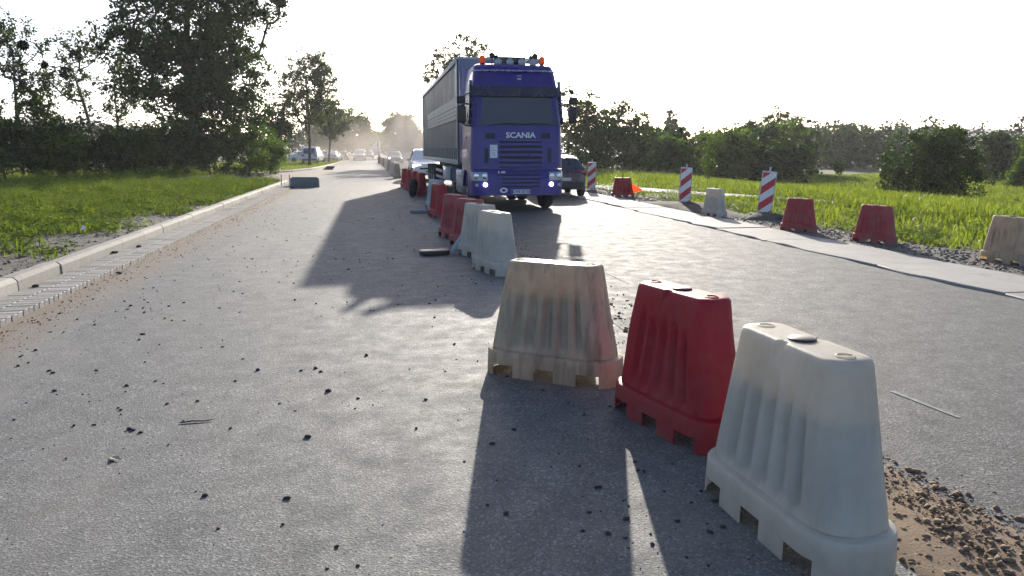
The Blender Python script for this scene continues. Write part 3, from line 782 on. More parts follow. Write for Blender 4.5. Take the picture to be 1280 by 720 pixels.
# flag and stick on the far verge barrier
fl = empty('warning_flag', (8.95, 25.9, 0)); tag(fl, 'orange red flag sticking out beside a small red barrier', 'flag')
MB().tube([(-.32, .1, 0), (-.27, .08, .86)], .014, 6).build('stick', M['wood'], fl)
v = []; f = []
for i in range(9):
    for j in range(5):
        u, w = i / 8, j / 4
        v.append((-.05 + u * .52, .05 * math.sin(u * 7 + w), .10 + (.42 - .42 * u) * (w) + .14 * u))
for i in range(8):
    for j in range(4): f.append((i * 5 + j, i * 5 + j + 1, i * 5 + j + 6, i * 5 + j + 5))
MB().add(v, f).build('cloth', M['flag'], fl, sm=60)

# little leaning board and black base plate by the red pair, tyre by the rear row
o = empty('barrier_lid', (1.20, 12.0, .01), R(20)); tag(o, 'pale broken barrier panel leaning against the barriers', 'panel')
MB().add([(-.05, 0, 0), (.30, .05, .02), (.42, .12, .40), (.34, .12, .42), (-.05, .03, .02), (.29, .09, .02), (.41, .15, .40), (.33, .15, .42)], [(0, 1, 2, 3), (4, 7, 6, 5), (0, 4, 5, 1), (1, 5, 6, 2), (2, 6, 7, 3), (3, 7, 4, 0)]).build('panel', M['bluewhite'], o, bevel=.008)
for x, y, rz, lab in ((.93, 12.05, 8, 'flat dark rubber base plate lying before the red barriers'), (1.18, 20.3, -4, 'flat blue grey base plate lying beside the pale blue barrier')):
    o = MB().prism([(-.2, -.14), (.2, -.14), (.24, -.05), (.24, .05), (.2, .14), (-.2, .14), (-.24, .05), (-.24, -.05)], 0, .075).build('base_plate', M['black'] if x < 1 else M['block'], None, bevel=.012)
    o.location = (x, y, .003); o.rotation_euler = (0, 0, R(rz)); tag(o, lab, 'base plate')
ty = MB().lathe([(.16, -.09), (.27, -.10), (.31, -.06), (.315, 0), (.31, .06), (.27, .10), (.16, .09), (.15, 0)], 'x', (0, 0, .31), 24).build('tyre', M['rubber'], None, sm=50)
ty.location = (1.38, 27.55, .004); ty.rotation_euler = (0, R(6), R(-14)); tag(ty, 'old black tyre leaning on the rear red barrier', 'tyre')

# ------------------------------------------------------------------ striped guide boards
def guide_board(x, y, rz, label, lean=0, h=1.12):
    root = empty('striped_board', (x, y, 0), R(rz)); root.rotation_euler = (0, R(lean), R(rz)); tag(root, label, 'sign', 'striped boards along the right verge')
    w = .30; b0 = .14; b1 = h
    MB().box(-w / 2 - .02, w / 2 + .02, 0, .05, b0 - .02, b1 + .02).build('panel', M['sign_grey'], root, bevel=.015)
    MB().box(-w / 2, w / 2, -.006, -.0005, b0, b1).build('white_face', M['sign_white'], root)
    # slanting red bands, clipped to the face
    def clip(poly, c, val, keep_less):
        out = []
        for i in range(len(poly)):
            p, q = poly[i], poly[(i + 1) % len(poly)]
            ip = p[c] <= val if keep_less else p[c] >= val; iq = q[c] <= val if keep_less else q[c] >= val
            if ip: out.append(p)
            if ip != iq:
                t = (val - p[c]) / (q[c] - p[c]); out.append((p[0] + (q[0] - p[0]) * t, p[1] + (q[1] - p[1]) * t))
        return out
    step = .245
    for k in range(-1, 4):
        z = b0 + .02 + k * step * 1.62
        poly = [(-w / 2, z), (w / 2, z + w * .85), (w / 2, z + w * .85 + step * .8), (-w / 2, z + step * .8)]
        for c, val, less in ((1, b1 - .012, True), (1, b0 + .012, False)): poly = clip(poly, c, val, less) if len(poly) > 2 else []
        if len(poly) < 3: continue
        n = len(poly)
        MB().add([(px, -.010, pz) for px, pz in poly] + [(px, -.0065, pz) for px, pz in poly], [tuple(range(n)), tuple(range(n, 2 * n))[::-1]] + [(i, n + i, n + (i + 1) % n, (i + 1) % n) for i in range(n)]).build('red_band', M['sign_red'], root)
    MB().box(-.02, .02, .052, .09, -.1, h + .09).build('post', M['alu'], root, bevel=.006)
    MB().tube([(0, .07, h + .085), (0, .07, h + .12)], .022, 8).build('post_cap', M['alu'], root)
    MB().prism([(-.32, -.16), (.32, -.16), (.36, .05), (.32, .3), (-.32, .3), (-.36, .05)], -.02, .09).build('foot', M['clod'], root, bevel=.03)
    return root
guide_board(8.5, 29.3, -12, 'tilting red and white striped board furthest along the verge, beside the dark car', 1, 1.14)
guide_board(9.0, 21.2, -20, 'red and white striped board standing in the long gravel heap', 1.5, 1.12)
guide_board(9.36, 17.2, -26, 'red and white striped board leaning on the small soil heap', 5, 1.12)

# concrete inlet block at the end of the kerb, with rods
blk = empty('drain_block', (-2.98, 35.3, 0)); tag(blk, 'low grey concrete block with steel rods at the end of the kerb', 'block')
MB().box(-.62, .62, -.35, .35, 0, .42).build('body', M['block'], blk, bevel=.03)
MB().box(-.55, .55, -.28, .28, .421, .46).build('lid', M['kerb'], blk, bevel=.012)
for px in (-1.05, -.7): MB().tube([(px, .2, -.05), (px + .01, .2, .55)], .018, 6).build('steel_rod', M['chassis'], blk)
stk = empty('slab_pile', (-3.6, 66.5, 0), 0, .6); tag(stk, 'small pile of broken slabs at the far kerb', 'pile')
for i in range(4): MB().box(-.8 + .15 * i, .5 + .1 * i, -.4, .4 - .05 * i, .12 * i, .12 * i + .11).build('slab', M['stone'], stk, bevel=.02)
lit = MB().add([(0, 0, 0), (.12, .02, .03), (.15, .1, .09), (.02, .11, .14), (.06, .04, .16)], [(0, 1, 2, 4), (0, 4, 3), (2, 3, 4), (0, 3, 2, 1)]).build('litter_scrap', M['litter']); lit.location = (-5.0, 14.2, .28); lit.scale = (.6, .6, .6); tag(lit, 'white scrap of litter caught in the weeds behind the kerb', 'litter')

# ------------------------------------------------------------------ the truck
TX, TY = 3.81, 20.0
truck = empty('truck_tractor', (TX, TY, .004)); tag(truck, 'blue cab-over truck tractor with roof lamps driving with headlights on', 'truck')

def lerp_tab(tab, z):
    for (z0, a), (z1, b) in zip(tab, tab[1:]):
        if z <= z1: return a + (b - a) * max(0, (z - z0)) / (z1 - z0)
    return tab[-1][1]
CF = [(.4, .0), (.95, .02), (1.12, .07), (2.22, .12), (3.05, .30), (3.34, .36), (3.7, .52), (3.85, .66), (3.92, .9)]       # front face y by height
CW = [(.4, 1.24), (1.0, 1.25), (2.2, 1.23), (3.05, 1.17), (3.6, 1.12), (3.85, 1.07), (3.92, .98)]                          # half width
def cab_pt(s, z, off=0):
    """point on the cab skin: s in -1..1 runs across the front round both corners (|s|>.8 is the corner), >1 along the side"""
    yf, w = lerp_tab(CF, z), lerp_tab(CW, z); r = .24
    a = abs(s); sg = 1 if s >= 0 else -1
    if a <= .8: x = (w - r) * a / .8; bow = .05 * (1 - (a / .8) ** 2); return Vector((sg * x, yf - bow + .05 - off, z))
    if a <= 1: t = (a - .8) / .2 * math.pi / 2; return Vector((sg * (w - r + (r + off) * math.sin(t)), yf + .05 + r - (r + off) * math.cos(t), z))
    return Vector((sg * (w + off), yf + .05 + r + (a - 1) * (2.25 - yf - r), z))
def skin(s0, s1, z0, z1, off, ns=14, nz=6, thick=.012):
    mb = MB(); v = []
    for o in (off, off - thick):
        for j in range(nz + 1):
            for i in range(ns + 1): v.append(cab_pt(s0 + (s1 - s0) * i / ns, z0 + (z1 - z0) * j / nz, o))
    n = (ns + 1) * (nz + 1); f = []
    for j in range(nz):
        for i in range(ns):
            a = j * (ns + 1) + i; q = (a, a + 1, a + ns + 2, a + ns + 1); f += [q, tuple(k + n for k in q[::-1])]
    for i in range(ns):
        f += [(i, n + i, n + i + 1, i + 1)]; a = nz * (ns + 1) + i; f += [(a, a + 1, n + a + 1, n + a)]
    for j in range(nz):
        a = j * (ns + 1); f += [(a, a + ns + 1, n + a + ns + 1, n + a)]; a += ns; f += [(a, n + a, n + a + ns + 1, a + ns + 1)]
    return mb.add(v, f)
def cab_loft(z_list, back, mat, name):
    ss = [-1 - i for i in ()]
    S = [-2] + [-1 - .0001] + [-.8 - .2 * k / 6 for k in range(6, 0, -1)] + [-.8 + 1.6 * k / 12 for k in range(13)] + [.8 + .2 * k / 6 for k in range(1, 7)] + [1.0001, 2]
    v = []; n = len(S)
    for z in z_list:
        for s in S:
            p = cab_pt(s, z)
            if abs(s) == 2: p.y = back
            v.append(p)
    f = []
    for j in range(len(z_list) - 1):
        for i in range(n): f.append((j * n + i, j * n + (i + 1) % n, (j + 1) * n + (i + 1) % n, (j + 1) * n + i))
    f += [tuple(range(n))[::-1], tuple(range((len(z_list) - 1) * n, len(z_list) * n))]
    return MB().add(v, f).build(name, mat, truck, sm=38)

cab_loft([1.14, 1.3, 1.7, 2.2, 2.6, 3.05, 3.34, 3.55, 3.7, 3.8, 3.85, 3.89, 3.92], 2.25, M['blue'], 'cab')
bumper = cab_loft([.44, .5, .62, .8, .95, 1.05, 1.125], .86, M['blue'], 'bumper')
skin(-.86, .86, 2.27, 3.04, .006).build('windshield', M['windshield'], truck, sm=40)
vis = skin(-.93, .93, 3.03, 3.29, .08, 16, 3, .02).build('sun_visor', M['visor'], truck, sm=40)
skin(-.98, .98, 3.685, 3.725, .05, 24, 1, .07).build('roof_trim', M['chrome'], truck, sm=40)
# grille: dark recess behind separate blue slats
gb = skin(-.40, .52, 1.18, 1.90, .004, 8, 6, .01).build('grille', M['blue_dark'], truck, sm=40)
for i, z in enumerate((1.205, 1.335, 1.475, 1.615, 1.755, 1.865)):
    skin(-.42, .54, z, z + .062, .035, 10, 2, .035).build('slat', M['blue'], gb, sm=50)
lower = skin(-.36, .46, .66, 1.08, .004, 8, 4, .01).build('lower_grille', M['blue_dark'], truck, sm=40)
for z in (.70, .80, .90, 1.0): skin(-.38, .48, z, z + .05, .022, 10, 2, .022).build('slat', M['blue'], lower, sm=50)
for s in (-1, 1):
    skin(s * .64, s * .72, 1.30, 1.68, .012, 3, 3, .012).build('corner_slot', M['blue_dark'], truck)
    skin(s * .50, s * .70, 1.93, 2.08, .008, 3, 3, .01).build('front_vent', M['blue_dark'], truck)
    hl = skin(s * .66, s * .97, .84, 1.06, .012, 8, 3, .02).build('headlight', M['lens'], truck, sm=40)
    for k in (.72, .86):
        p = cab_pt(s * k, .95, .014)
        MB().lathe([(.075, 0), (.075, -.012), (.06, -.016), (.001, -.016)], 'y', p, 16).build('reflector', M['chrome'], hl, sm=40)
    p = cab_pt(s * .71, .735, .012)
    MB().lathe([(.055, .01), (.055, -.012), (.048, -.016), (.001, -.018)], 'y', p, 16).build('running_lamp', M['drl'], truck, sm=40)
    p = cab_pt(s * .86, .72, .008)
    MB().lathe([(.045, .01), (.045, -.012), (.001, -.014)], 'y', p, 12).build('fog_lamp', M['lens'], truck, sm=40)
    # step and mudguard behind the bumper
    x0, x1 = (s * .86, s * 1.245); x0, x1 = min(x0, x1), max(x0, x1)
    MB().add([(x, y, z) for x in (x0, x1) for y, z in ((.862, .5), (.862, 1.13), (2.25, 1.13), (2.25, .62), (2.10, .62), (1.98, .9), (1.75, 1.075), (1.40, 1.10), (1.10, 1.0), (.93, .76))], [tuple(range(10)), tuple(range(10, 20))[::-1]] + [(i, (i + 1) % 10, 10 + (i + 1) % 10, 10 + i) for i in range(10)]).build('wheel_arch', M['blue'], truck)
    # side window, door line, handle
    win = MB().add([(s * lerp_tab(CW, z) + s * .006, yy, z) for yy, z in ((.52, 2.3), (1.38, 2.3), (1.38, 3.0), (.62, 3.0))] + [(s * lerp_tab(CW, z) - s * .006, yy, z) for yy, z in ((.52, 2.3), (1.38, 2.3), (1.38, 3.0), (.62, 3.0))], [(0, 1, 2, 3), (7, 6, 5, 4), (0, 4, 5, 1), (1, 5, 6, 2), (2, 6, 7, 3), (3, 7, 4, 0)]).build('side_window', M['glass'], truck)
    MB().box(s * 1.236 - .012, s * 1.236 + .012, 1.2, 1.36, 1.95, 1.99).build('door_handle', M['black'], truck)
    # air deflector between cab and trailer
    MB().add([(s * 1.20, 2.26, 1.3), (s * 1.25, 2.75, 1.3), (s * 1.25, 2.75, 4.02), (s * 1.06, 2.26, 3.88), (s * 1.16, 2.26, 1.3), (s * 1.21, 2.75, 1.3), (s * 1.21, 2.75, 4.0), (s * 1.02, 2.26, 3.84)], [(0, 1, 2, 3), (7, 6, 5, 4), (0, 4, 5, 1), (1, 5, 6, 2), (2, 6, 7, 3), (3, 7, 4, 0)]).build('air_deflector', M['blue'], truck, bevel=.01)
    # exhaust-side polished fin beside the window
    MB().add([(s * 1.20, .44, 2.3), (s * 1.29, .34, 2.3), (s * 1.23, .52, 3.45), (s * 1.15, .60, 3.45), (s * 1.21, .50, 2.3), (s * 1.30, .38, 2.3), (s * 1.24, .56, 3.45), (s * 1.16, .66, 3.45)], [(0, 1, 2, 3), (7, 6, 5, 4), (0, 4, 5, 1), (1, 5, 6, 2), (2, 6, 7, 3), (3, 7, 4, 0)]).build('wind_fin', M['chrome'], truck, bevel=.004)
    # mirrors on their arms
    mr = MB().box(s * 1.49 - .115, s * 1.49 + .115, .10, .24, 2.33, 2.78).build('mirror', M['black'], truck, bevel=.045, seg=3)
    MB().box(s * 1.49 - .095, s * 1.49 + .095, .241, .246, 2.37, 2.74).build('mirror_glass', M['chrome'], mr)
    MB().tube([(s * 1.2, .30, 2.80), (s * 1.38, .2, 2.82), (s * 1.48, .17, 2.77)], .022, 8).build('arm', M['black'], mr)
    MB().tube([(s * 1.2, .32, 2.26), (s * 1.38, .2, 2.27), (s * 1.48, .17, 2.35)], .022, 8).build('arm', M['black'], mr)
    m2 = MB().box(s * 1.50 - .115, s * 1.50 + .115, .10, .22, 2.82, 3.02).build('wide_mirror', M['black'], truck, bevel=.045, seg=3)
    MB().tube([(s * 1.17, .36, 3.16), (s * 1.36, .2, 3.06), (s * 1.48, .16, 2.97)], .018, 8).build('arm', M['black'], m2)
    if s > 0:
        MB().lathe([(.001, -.07), (.05, -.05), (.07, 0), (.05, .05), (.001, .07)], 'y', (1.45, .15, 3.14), 12).build('round_mirror', M['black'], m2, sm=60)
        MB().tube([(1.47, .15, 3.0), (1.45, .15, 3.1)], .014, 6).build('stem', M['black'], m2)
    # wipers
    MB().tube([tuple(cab_pt(-.55 + .55 * (s + 1) / 2 - .02, 2.29, .03)), tuple(cab_pt(-.15 + .60 * (s + 1) / 2, 2.33, .035)), tuple(cab_pt(.05 + .62 * (s + 1) / 2, 2.30, .03))], .012, 6).build('wiper', M['black'], truck)
    # orange rotating beacons and small roof horns
    be = MB().lathe([(.075, 0), (.078, .06), (.070, .17), (.05, .20), (.001, .205)], 'z', (s * .82, .98, 3.93), 16).build('beacon', M['amber'], truck, sm=40)
    MB().lathe([(.06, 0), (.06, .05), (.001, .05)], 'z', (s * .82, .98, 3.885), 14).build('beacon_foot', M['black'], be, sm=40)
    for k, (dx, hh, rr) in enumerate(((.56, 4.05, .085), (.44, 4.02, .055))):
        hn = MB().lathe([(.001, -.08), (rr * .8, -.06), (rr, 0), (rr * .7, .06), (.001, .09)], 'y', (s * dx + (.06 if s > 0 else 0), .95, hh + .08), 14).build('roof_horn', M['black'], truck, sm=60)
        MB().tube([(s * dx + (.06 if s > 0 else 0), .95, 3.90), (s * dx + (.06 if s > 0 else 0), .95, hh + .04)], .014, 6).build('stem', M['black'], hn)
for i, x in enumerate((-.42, -.10, .22, .54)):
    lp = MB().lathe([(.05, .14), (.095, .09), (.105, 0), (.10, -.012)], 'y', (x, .80, 3.955), 20).build('roof_lamp', M['black'], truck, sm=40)
    MB().lathe([(.098, .0), (.098, -.012), (.06, -.024), (.001, -.028)], 'y', (x, .798, 3.955), 20).build('lens', M['lens'], lp, sm=60)
    MB().box(x - .02, x + .02, .84, .88, 3.84, 3.88).build('bracket', M['black'], lp)
MB().prism([(-.50, .93), (.36, .93), (.36, 1.0), (-.50, 1.0)], 3.90, 4.11).build('lamp_board', M['visor'], truck, bevel=.02)
# lettering, notice, plates
p = cab_pt(.03, 2.015, .012)
o = link('maker_name', text_mesh('maker_name', 'SCANIA', .20, .006, M['letter'], .004, 1.12), truck, (p.x + .03, p.y, 2.015))
p = cab_pt(.03, 3.5, .012)
o = link('roof_emblem', text_mesh('roof_emblem', 'V8', .10, .005, M['letter'], .003), truck, (.08, p.y, 3.47))
MB().box(.02, .15, p.y - .02, p.y - .012, 3.56, 3.572).build('emblem_bar', M['letter'], truck)
p = cab_pt(-.3, 1.02, .03)
o = link('model_badge', text_mesh('model_badge', 'R 480', .085, .004, M['letter'], .002), truck, (-.46, p.y + .004, 1.055))
p = cab_pt(-.42, 1.6, .02)
nt_ = MB().box(-.76, -.56, p.y - .006, p.y, 1.43, 1.77).build('notice', M['paper'], truck)
for k in range(4): MB().box(-.73, -.60 - .03 * (k % 2), p.y - .0085, p.y - .0065, 1.50 + .06 * k, 1.515 + .06 * k).build('printed_line', M['silver'], nt_)
p = cab_pt(0, .55, .012)
pl = MB().box(-.21, .31, p.y - .012, p.y - .001, .485, .60).build('number_plate', M['plate'], truck, bevel=.004, seg=1)
link('plate_number', text_mesh('plate_number', 'GWE 50158', .105, .002, M['ink'], .001, .92), pl, (.065, p.y - .0145, .542))
MB().box(-.208, -.165, p.y - .0145, p.y - .0125, .49, .595).build('country_band', M['blue'], pl)
ov = MB().lathe([(.105, 0), (.105, -.008), (.001, -.009)], 'y', (0, 0, 0), 24).build('oval_badge', M['letter'], truck, sm=40); ov.location = (-.41, p.y - .001, .585); ov.scale = (1, 1, .68)
ov2 = MB().lathe([(.05, 0), (.05, -.004), (.001, -.005)], 'y', (0, 0, 0), 20).build('ring_centre', M['blue'], ov, sm=40); ov2.location = (0, -.0095, 0)
MB().box(.42, .56, lerp_tab(CF, 1.9) + .02, lerp_tab(CF, 1.9) + .034, 1.90, 1.925).build('grille_badge', M['letter'], truck)
MB().box(-.35, .45, .33, .345, 2.35, 2.38).build('dashboard_strip', M['silver'], truck)

# wheels
def wheel(name, parent, x, y, r=.51, w=.30, side=1, rim=None):
    g = MB().lathe([(r * .56, -w / 2), (r * .9, -w / 2), (r * .985, -w / 2 + .04), (r, -w / 4), (r, w / 4), (r * .985, w / 2 - .04), (r * .9, w / 2), (r * .56, w / 2)], 'x', (0, 0, 0), 28).build(name, M['rubber'], parent, sm=40, loc=(x, y, r))
    s = side
    MB().lathe([(r * .555, s * (w / 2 - .015)), (r * .55, s * (w / 2 - .05)), (r * .44, s * (w / 2 - .10)), (r * .24, s * (w / 2 - .07)), (r * .22, s * (w / 2 + .02)), (.001, s * (w / 2 + .025))], 'x', (0, 0, 0), 24).build('rim', rim or M['silver'], g, sm=40)
    return g
for s in (-1, 1):
    wheel('front_wheel', truck, s * 1.045, 1.45, side=s)
    for k in (1, 0): wheel('drive_wheel', truck, s * (1.07 - .33 * k), 5.15, side=s)
    MB().add([(s * xx, 5.15 + rr * math.cos(R(a)), .51 + rr * math.sin(R(a))) for rr in (.58, .60) for xx in (.70, 1.26) for a in range(10, 171, 20)], [(g * 9 + i, g * 9 + i + 1, (g + 1) * 9 + i + 1, (g + 1) * 9 + i) for g in (0, 2) for i in range(8)] + [(i, i + 1, 18 + i + 1, 18 + i) for i in range(8)] + [(9 + i, 9 + i + 1, 27 + i + 1, 27 + i) for i in range(8)]).build('mudguard', M['bluegrey'], truck, sm=40)
    tk = MB().box(s * .62 if s > 0 else -1.24, 1.24 if s > 0 else -.62, 2.55, 4.1, .36, 1.05).build('fuel_tank' if s < 0 else 'side_skirt', M['silver'], truck, bevel=.07, seg=3)
    for yy in (2.9, 3.7): MB().box(s * .60 if s > 0 else -1.25, 1.25 if s > 0 else -.60, yy, yy + .05, .355, 1.056).build('strap', M['chrome'], tk, bevel=.004)
    for zz in (.85, .52): MB().box(min(s * 1.242, s * 1.25), max(s * 1.242, s * 1.25), 2.6, 4.05, zz, zz + .05).build('trim_strip', M['chrome'], tk)
MB().box(-.42, .42, .9, 6.2, .62, .95).build('frame_rail', M['chassis'], truck)
MB().box(-.95, .95, 1.35, 1.55, .42, .56).build('front_axle', M['chassis'], truck)
MB().box(-.95, .95, 5.05, 5.25, .42, .60).build('rear_axle', M['chassis'], truck)
MB().box(-1.1, 1.1, .92, 1.0, .55, 1.12).build('engine_cover', M['chassis'], truck)
MB().tube([(-.05, .2, .40), (-.05, .2, .46)], .03, 8).build('tow_eye', M['chrome'], truck)

# ------------------------------------------------------------------ the semi-trailer
trl = empty('semi_trailer', (TX, 23.15, .004)); tag(trl, 'tall grey curtain-sided semi-trailer with cream side stripe behind the blue truck', 'trailer')
L, W, Z0, Z1 = 15.9, 1.275, 1.24, 4.34
MB().box(-W, W, 0, .06, Z0, Z1 - .07).build('front_wall', M['bluegrey'], trl, bevel=.01)
MB().box(-W, W, L - .08, L, Z0, Z1 - .07).build('rear_doors', M['alu'], trl, bevel=.01)
MB().box(-W + .01, W - .01, .061, L - .081, Z0 - .02, Z0 + .10).build('floor_frame', M['chassis'], trl)
MB().box(-W, W, 0, L, Z1 - .069, Z1).build('roof', M['alu'], trl, bevel=.012)
for s in (-1, 1):
    # a gently billowing curtain
    v = []; f = []; ny_, nz_ = 60, 10
    for o in (0, .03):
        for j in range(nz_ + 1):
            for i in range(ny_ + 1):
                yy = .10 + (L - .22) * i / ny_; zz = Z0 + .101 + (Z1 - .175 - Z0 - .101) * j / nz_
                b = .018 * math.sin(math.pi * j / nz_) * (.5 + .5 * math.sin(i * 2 * math.pi / 6.6)) + .006 * math.sin(i * 1.9 + j * .8)
                v.append((s * (W - .035 + b - o), yy, zz))
    n = (ny_ + 1) * (nz_ + 1)
    for j in range(nz_):
        for i in range(ny_):
            a = j * (ny_ + 1) + i; q = (a, a + 1, a + ny_ + 2, a + ny_ + 1); f += [q, tuple(k + n for k in q[::-1])]
    cu = MB().add(v, f).build('curtain', M['curtain'], trl, sm=60)
    xs_ = sorted((s * (W + .002), s * (W - .03)))
    st = MB().box(xs_[0], xs_[1], .35, 12.4, 2.55, 3.2).build('stripe', M['stripe'], cu)
    for zz, hh in ((2.66, .02), (2.78, .015), (2.90, .03)):
        xq = sorted((s * (W + .0025), s * (W + .004))); MB().box(xq[0], xq[1], .35, 12.4, zz, zz + hh).build('thin_line', M['curtain'], st)
    xq = sorted((s * (W + .0025), s * (W + .004))); MB().box(xq[0], xq[1], 8.9, 9.05, 2.98, 3.14).build('mark', M['curtain'], st)
    hm = MB().box(*sorted((s * (W - .02), s * (W + .006))), .35, L - .2, 1.345, 1.70).build('hem', M['hem'], trl)
    for i in range(30):
        yy = .55 + i * .52
        MB().add([(s * (W + .008), yy, 1.33), (s * (W + .008), yy + .05, 1.33), (s * (W + .008), yy + .16, 1.70), (s * (W + .008), yy + .11, 1.70), (s * (W + .018), yy, 1.33), (s * (W + .018), yy + .05, 1.33), (s * (W + .018), yy + .16, 1.70), (s * (W + .018), yy + .11, 1.70)], [(0, 1, 2, 3), (7, 6, 5, 4), (0, 4, 5, 1), (1, 5, 6, 2), (2, 6, 7, 3), (3, 7, 4, 0)]).build('strap', M['sign_grey'], hm)
    MB().box(*sorted((s * (W - .05), s * (W + .012))), .0, .16, Z0 - .02, Z1 - .072).build('corner_post', M['alu'], trl, bevel=.01)
    MB().box(*sorted((s * (W - .03), s * (W + .014))), .161, L - .05, Z0 - .05, Z0 + .098).build('side_rail', M['alu'], trl, bevel=.01)
    MB().box(*sorted((s * (W - .03), s * (W + .02))), .0, L, Z1 - .16, Z1 - .071).build('top_rail', M['alu'], trl, bevel=.01)
    MB().box(*sorted((s * .9, s * 1.2)), 4.6, 5.9, .55, 1.05).build('pallet_box', M['car_white'], trl, bevel=.02)
    for zz in (.55, .8): MB().box(*sorted((s * 1.18, s * 1.22)), 6.1, 8.9, zz, zz + .1).build('side_guard', M['alu'], trl)
    for yy in (10.3, 11.6, 12.9): wheel('trailer_wheel', trl, s * 1.02, yy, .50, .38, s)
    MB().box(*sorted((s * .82, s * 1.22)), 13.6, 13.63, .3, 1.0).build('mudflap', M['rubber'], trl)
    MB().box(*sorted((s * .65, s * .80)), 3.4, 3.6, .25, 1.22).build('landing_leg', M['chassis'], trl)
MB().box(-.5, .5, 2.2, L - .3, .82, 1.218).build('chassis_rail', M['chassis'], trl)
for yy in (10.3, 11.6, 12.9): MB().box(-.9, .9, yy - .07, yy + .07, .43, .57).build('axle', M['chassis'], trl)
MB().box(-1.2, 1.2, L - .25, L - .15, .5, .62).build('under_run_bar', M['alu'], trl)

# ------------------------------------------------------------------ cars
STYLE = {
 'hatch': [(-1.95, .66, .36, .60, .62, .55), (-1.86, .77, .27, .68, .71, .66), (-1.2, .82, .24, .84, .88, .72), (-.92, .83, .24, .92, .95, .74), (-.25, .83, .24, .95, 1.37, .58), (.4, .83, .24, .96, 1.44, .59), (1.1, .83, .24, .97, 1.42, .58), (1.52, .82, .25, .98, 1.36, .56), (1.82, .80, .27, .96, 1.0, .68), (1.92, .76, .33, .80, .84, .66)],
 'sedan': [(-2.2, .68, .36, .60, .63, .56), (-2.1, .80, .27, .70, .74, .68), (-1.3, .86, .24, .86, .90, .76), (-.95, .87, .24, .93, .96, .78), (-.2, .87, .24, .95, 1.38, .60), (.4, .87, .24, .96, 1.43, .60), (.95, .87, .24, .97, 1.38, .58), (1.5, .86, .25, .97, 1.03, .72), (2.1, .84, .27, .95, .99, .70), (2.2, .78, .34, .80, .84, .66)],
 'suv': [(-2.2, .72, .40, .72, .75, .6), (-2.1, .86, .30, .86, .90, .74), (-1.35, .90, .28, 1.0, 1.05, .80), (-1.0, .91, .28, 1.06, 1.1, .82), (-.35, .91, .28, 1.08, 1.60, .66), (.4, .91, .28, 1.09, 1.68, .67), (1.3, .91, .28, 1.10, 1.66, .66), (1.9, .90, .29, 1.10, 1.58, .63), (2.15, .88, .31, 1.08, 1.13, .72), (2.24, .84, .36, .9, .94, .7)],
 'van': [(-2.4, .74, .40, .80, .83, .62), (-2.3, .90, .30, 1.0, 1.04, .78), (-1.7, .95, .28, 1.12, 1.18, .84), (-1.45, .96, .28, 1.15, 1.22, .86), (-.8, .96, .28, 1.18, 1.90, .72), (-.1, .96, .28, 1.2, 1.98, .76), (1.2, .96, .28, 1.2, 1.99, .77), (2.2, .95, .29, 1.2, 1.96, .76), (2.36, .94, .31, 1.18, 1.90, .74), (2.42, .92, .36, 1.1, 1.14, .8)],
}
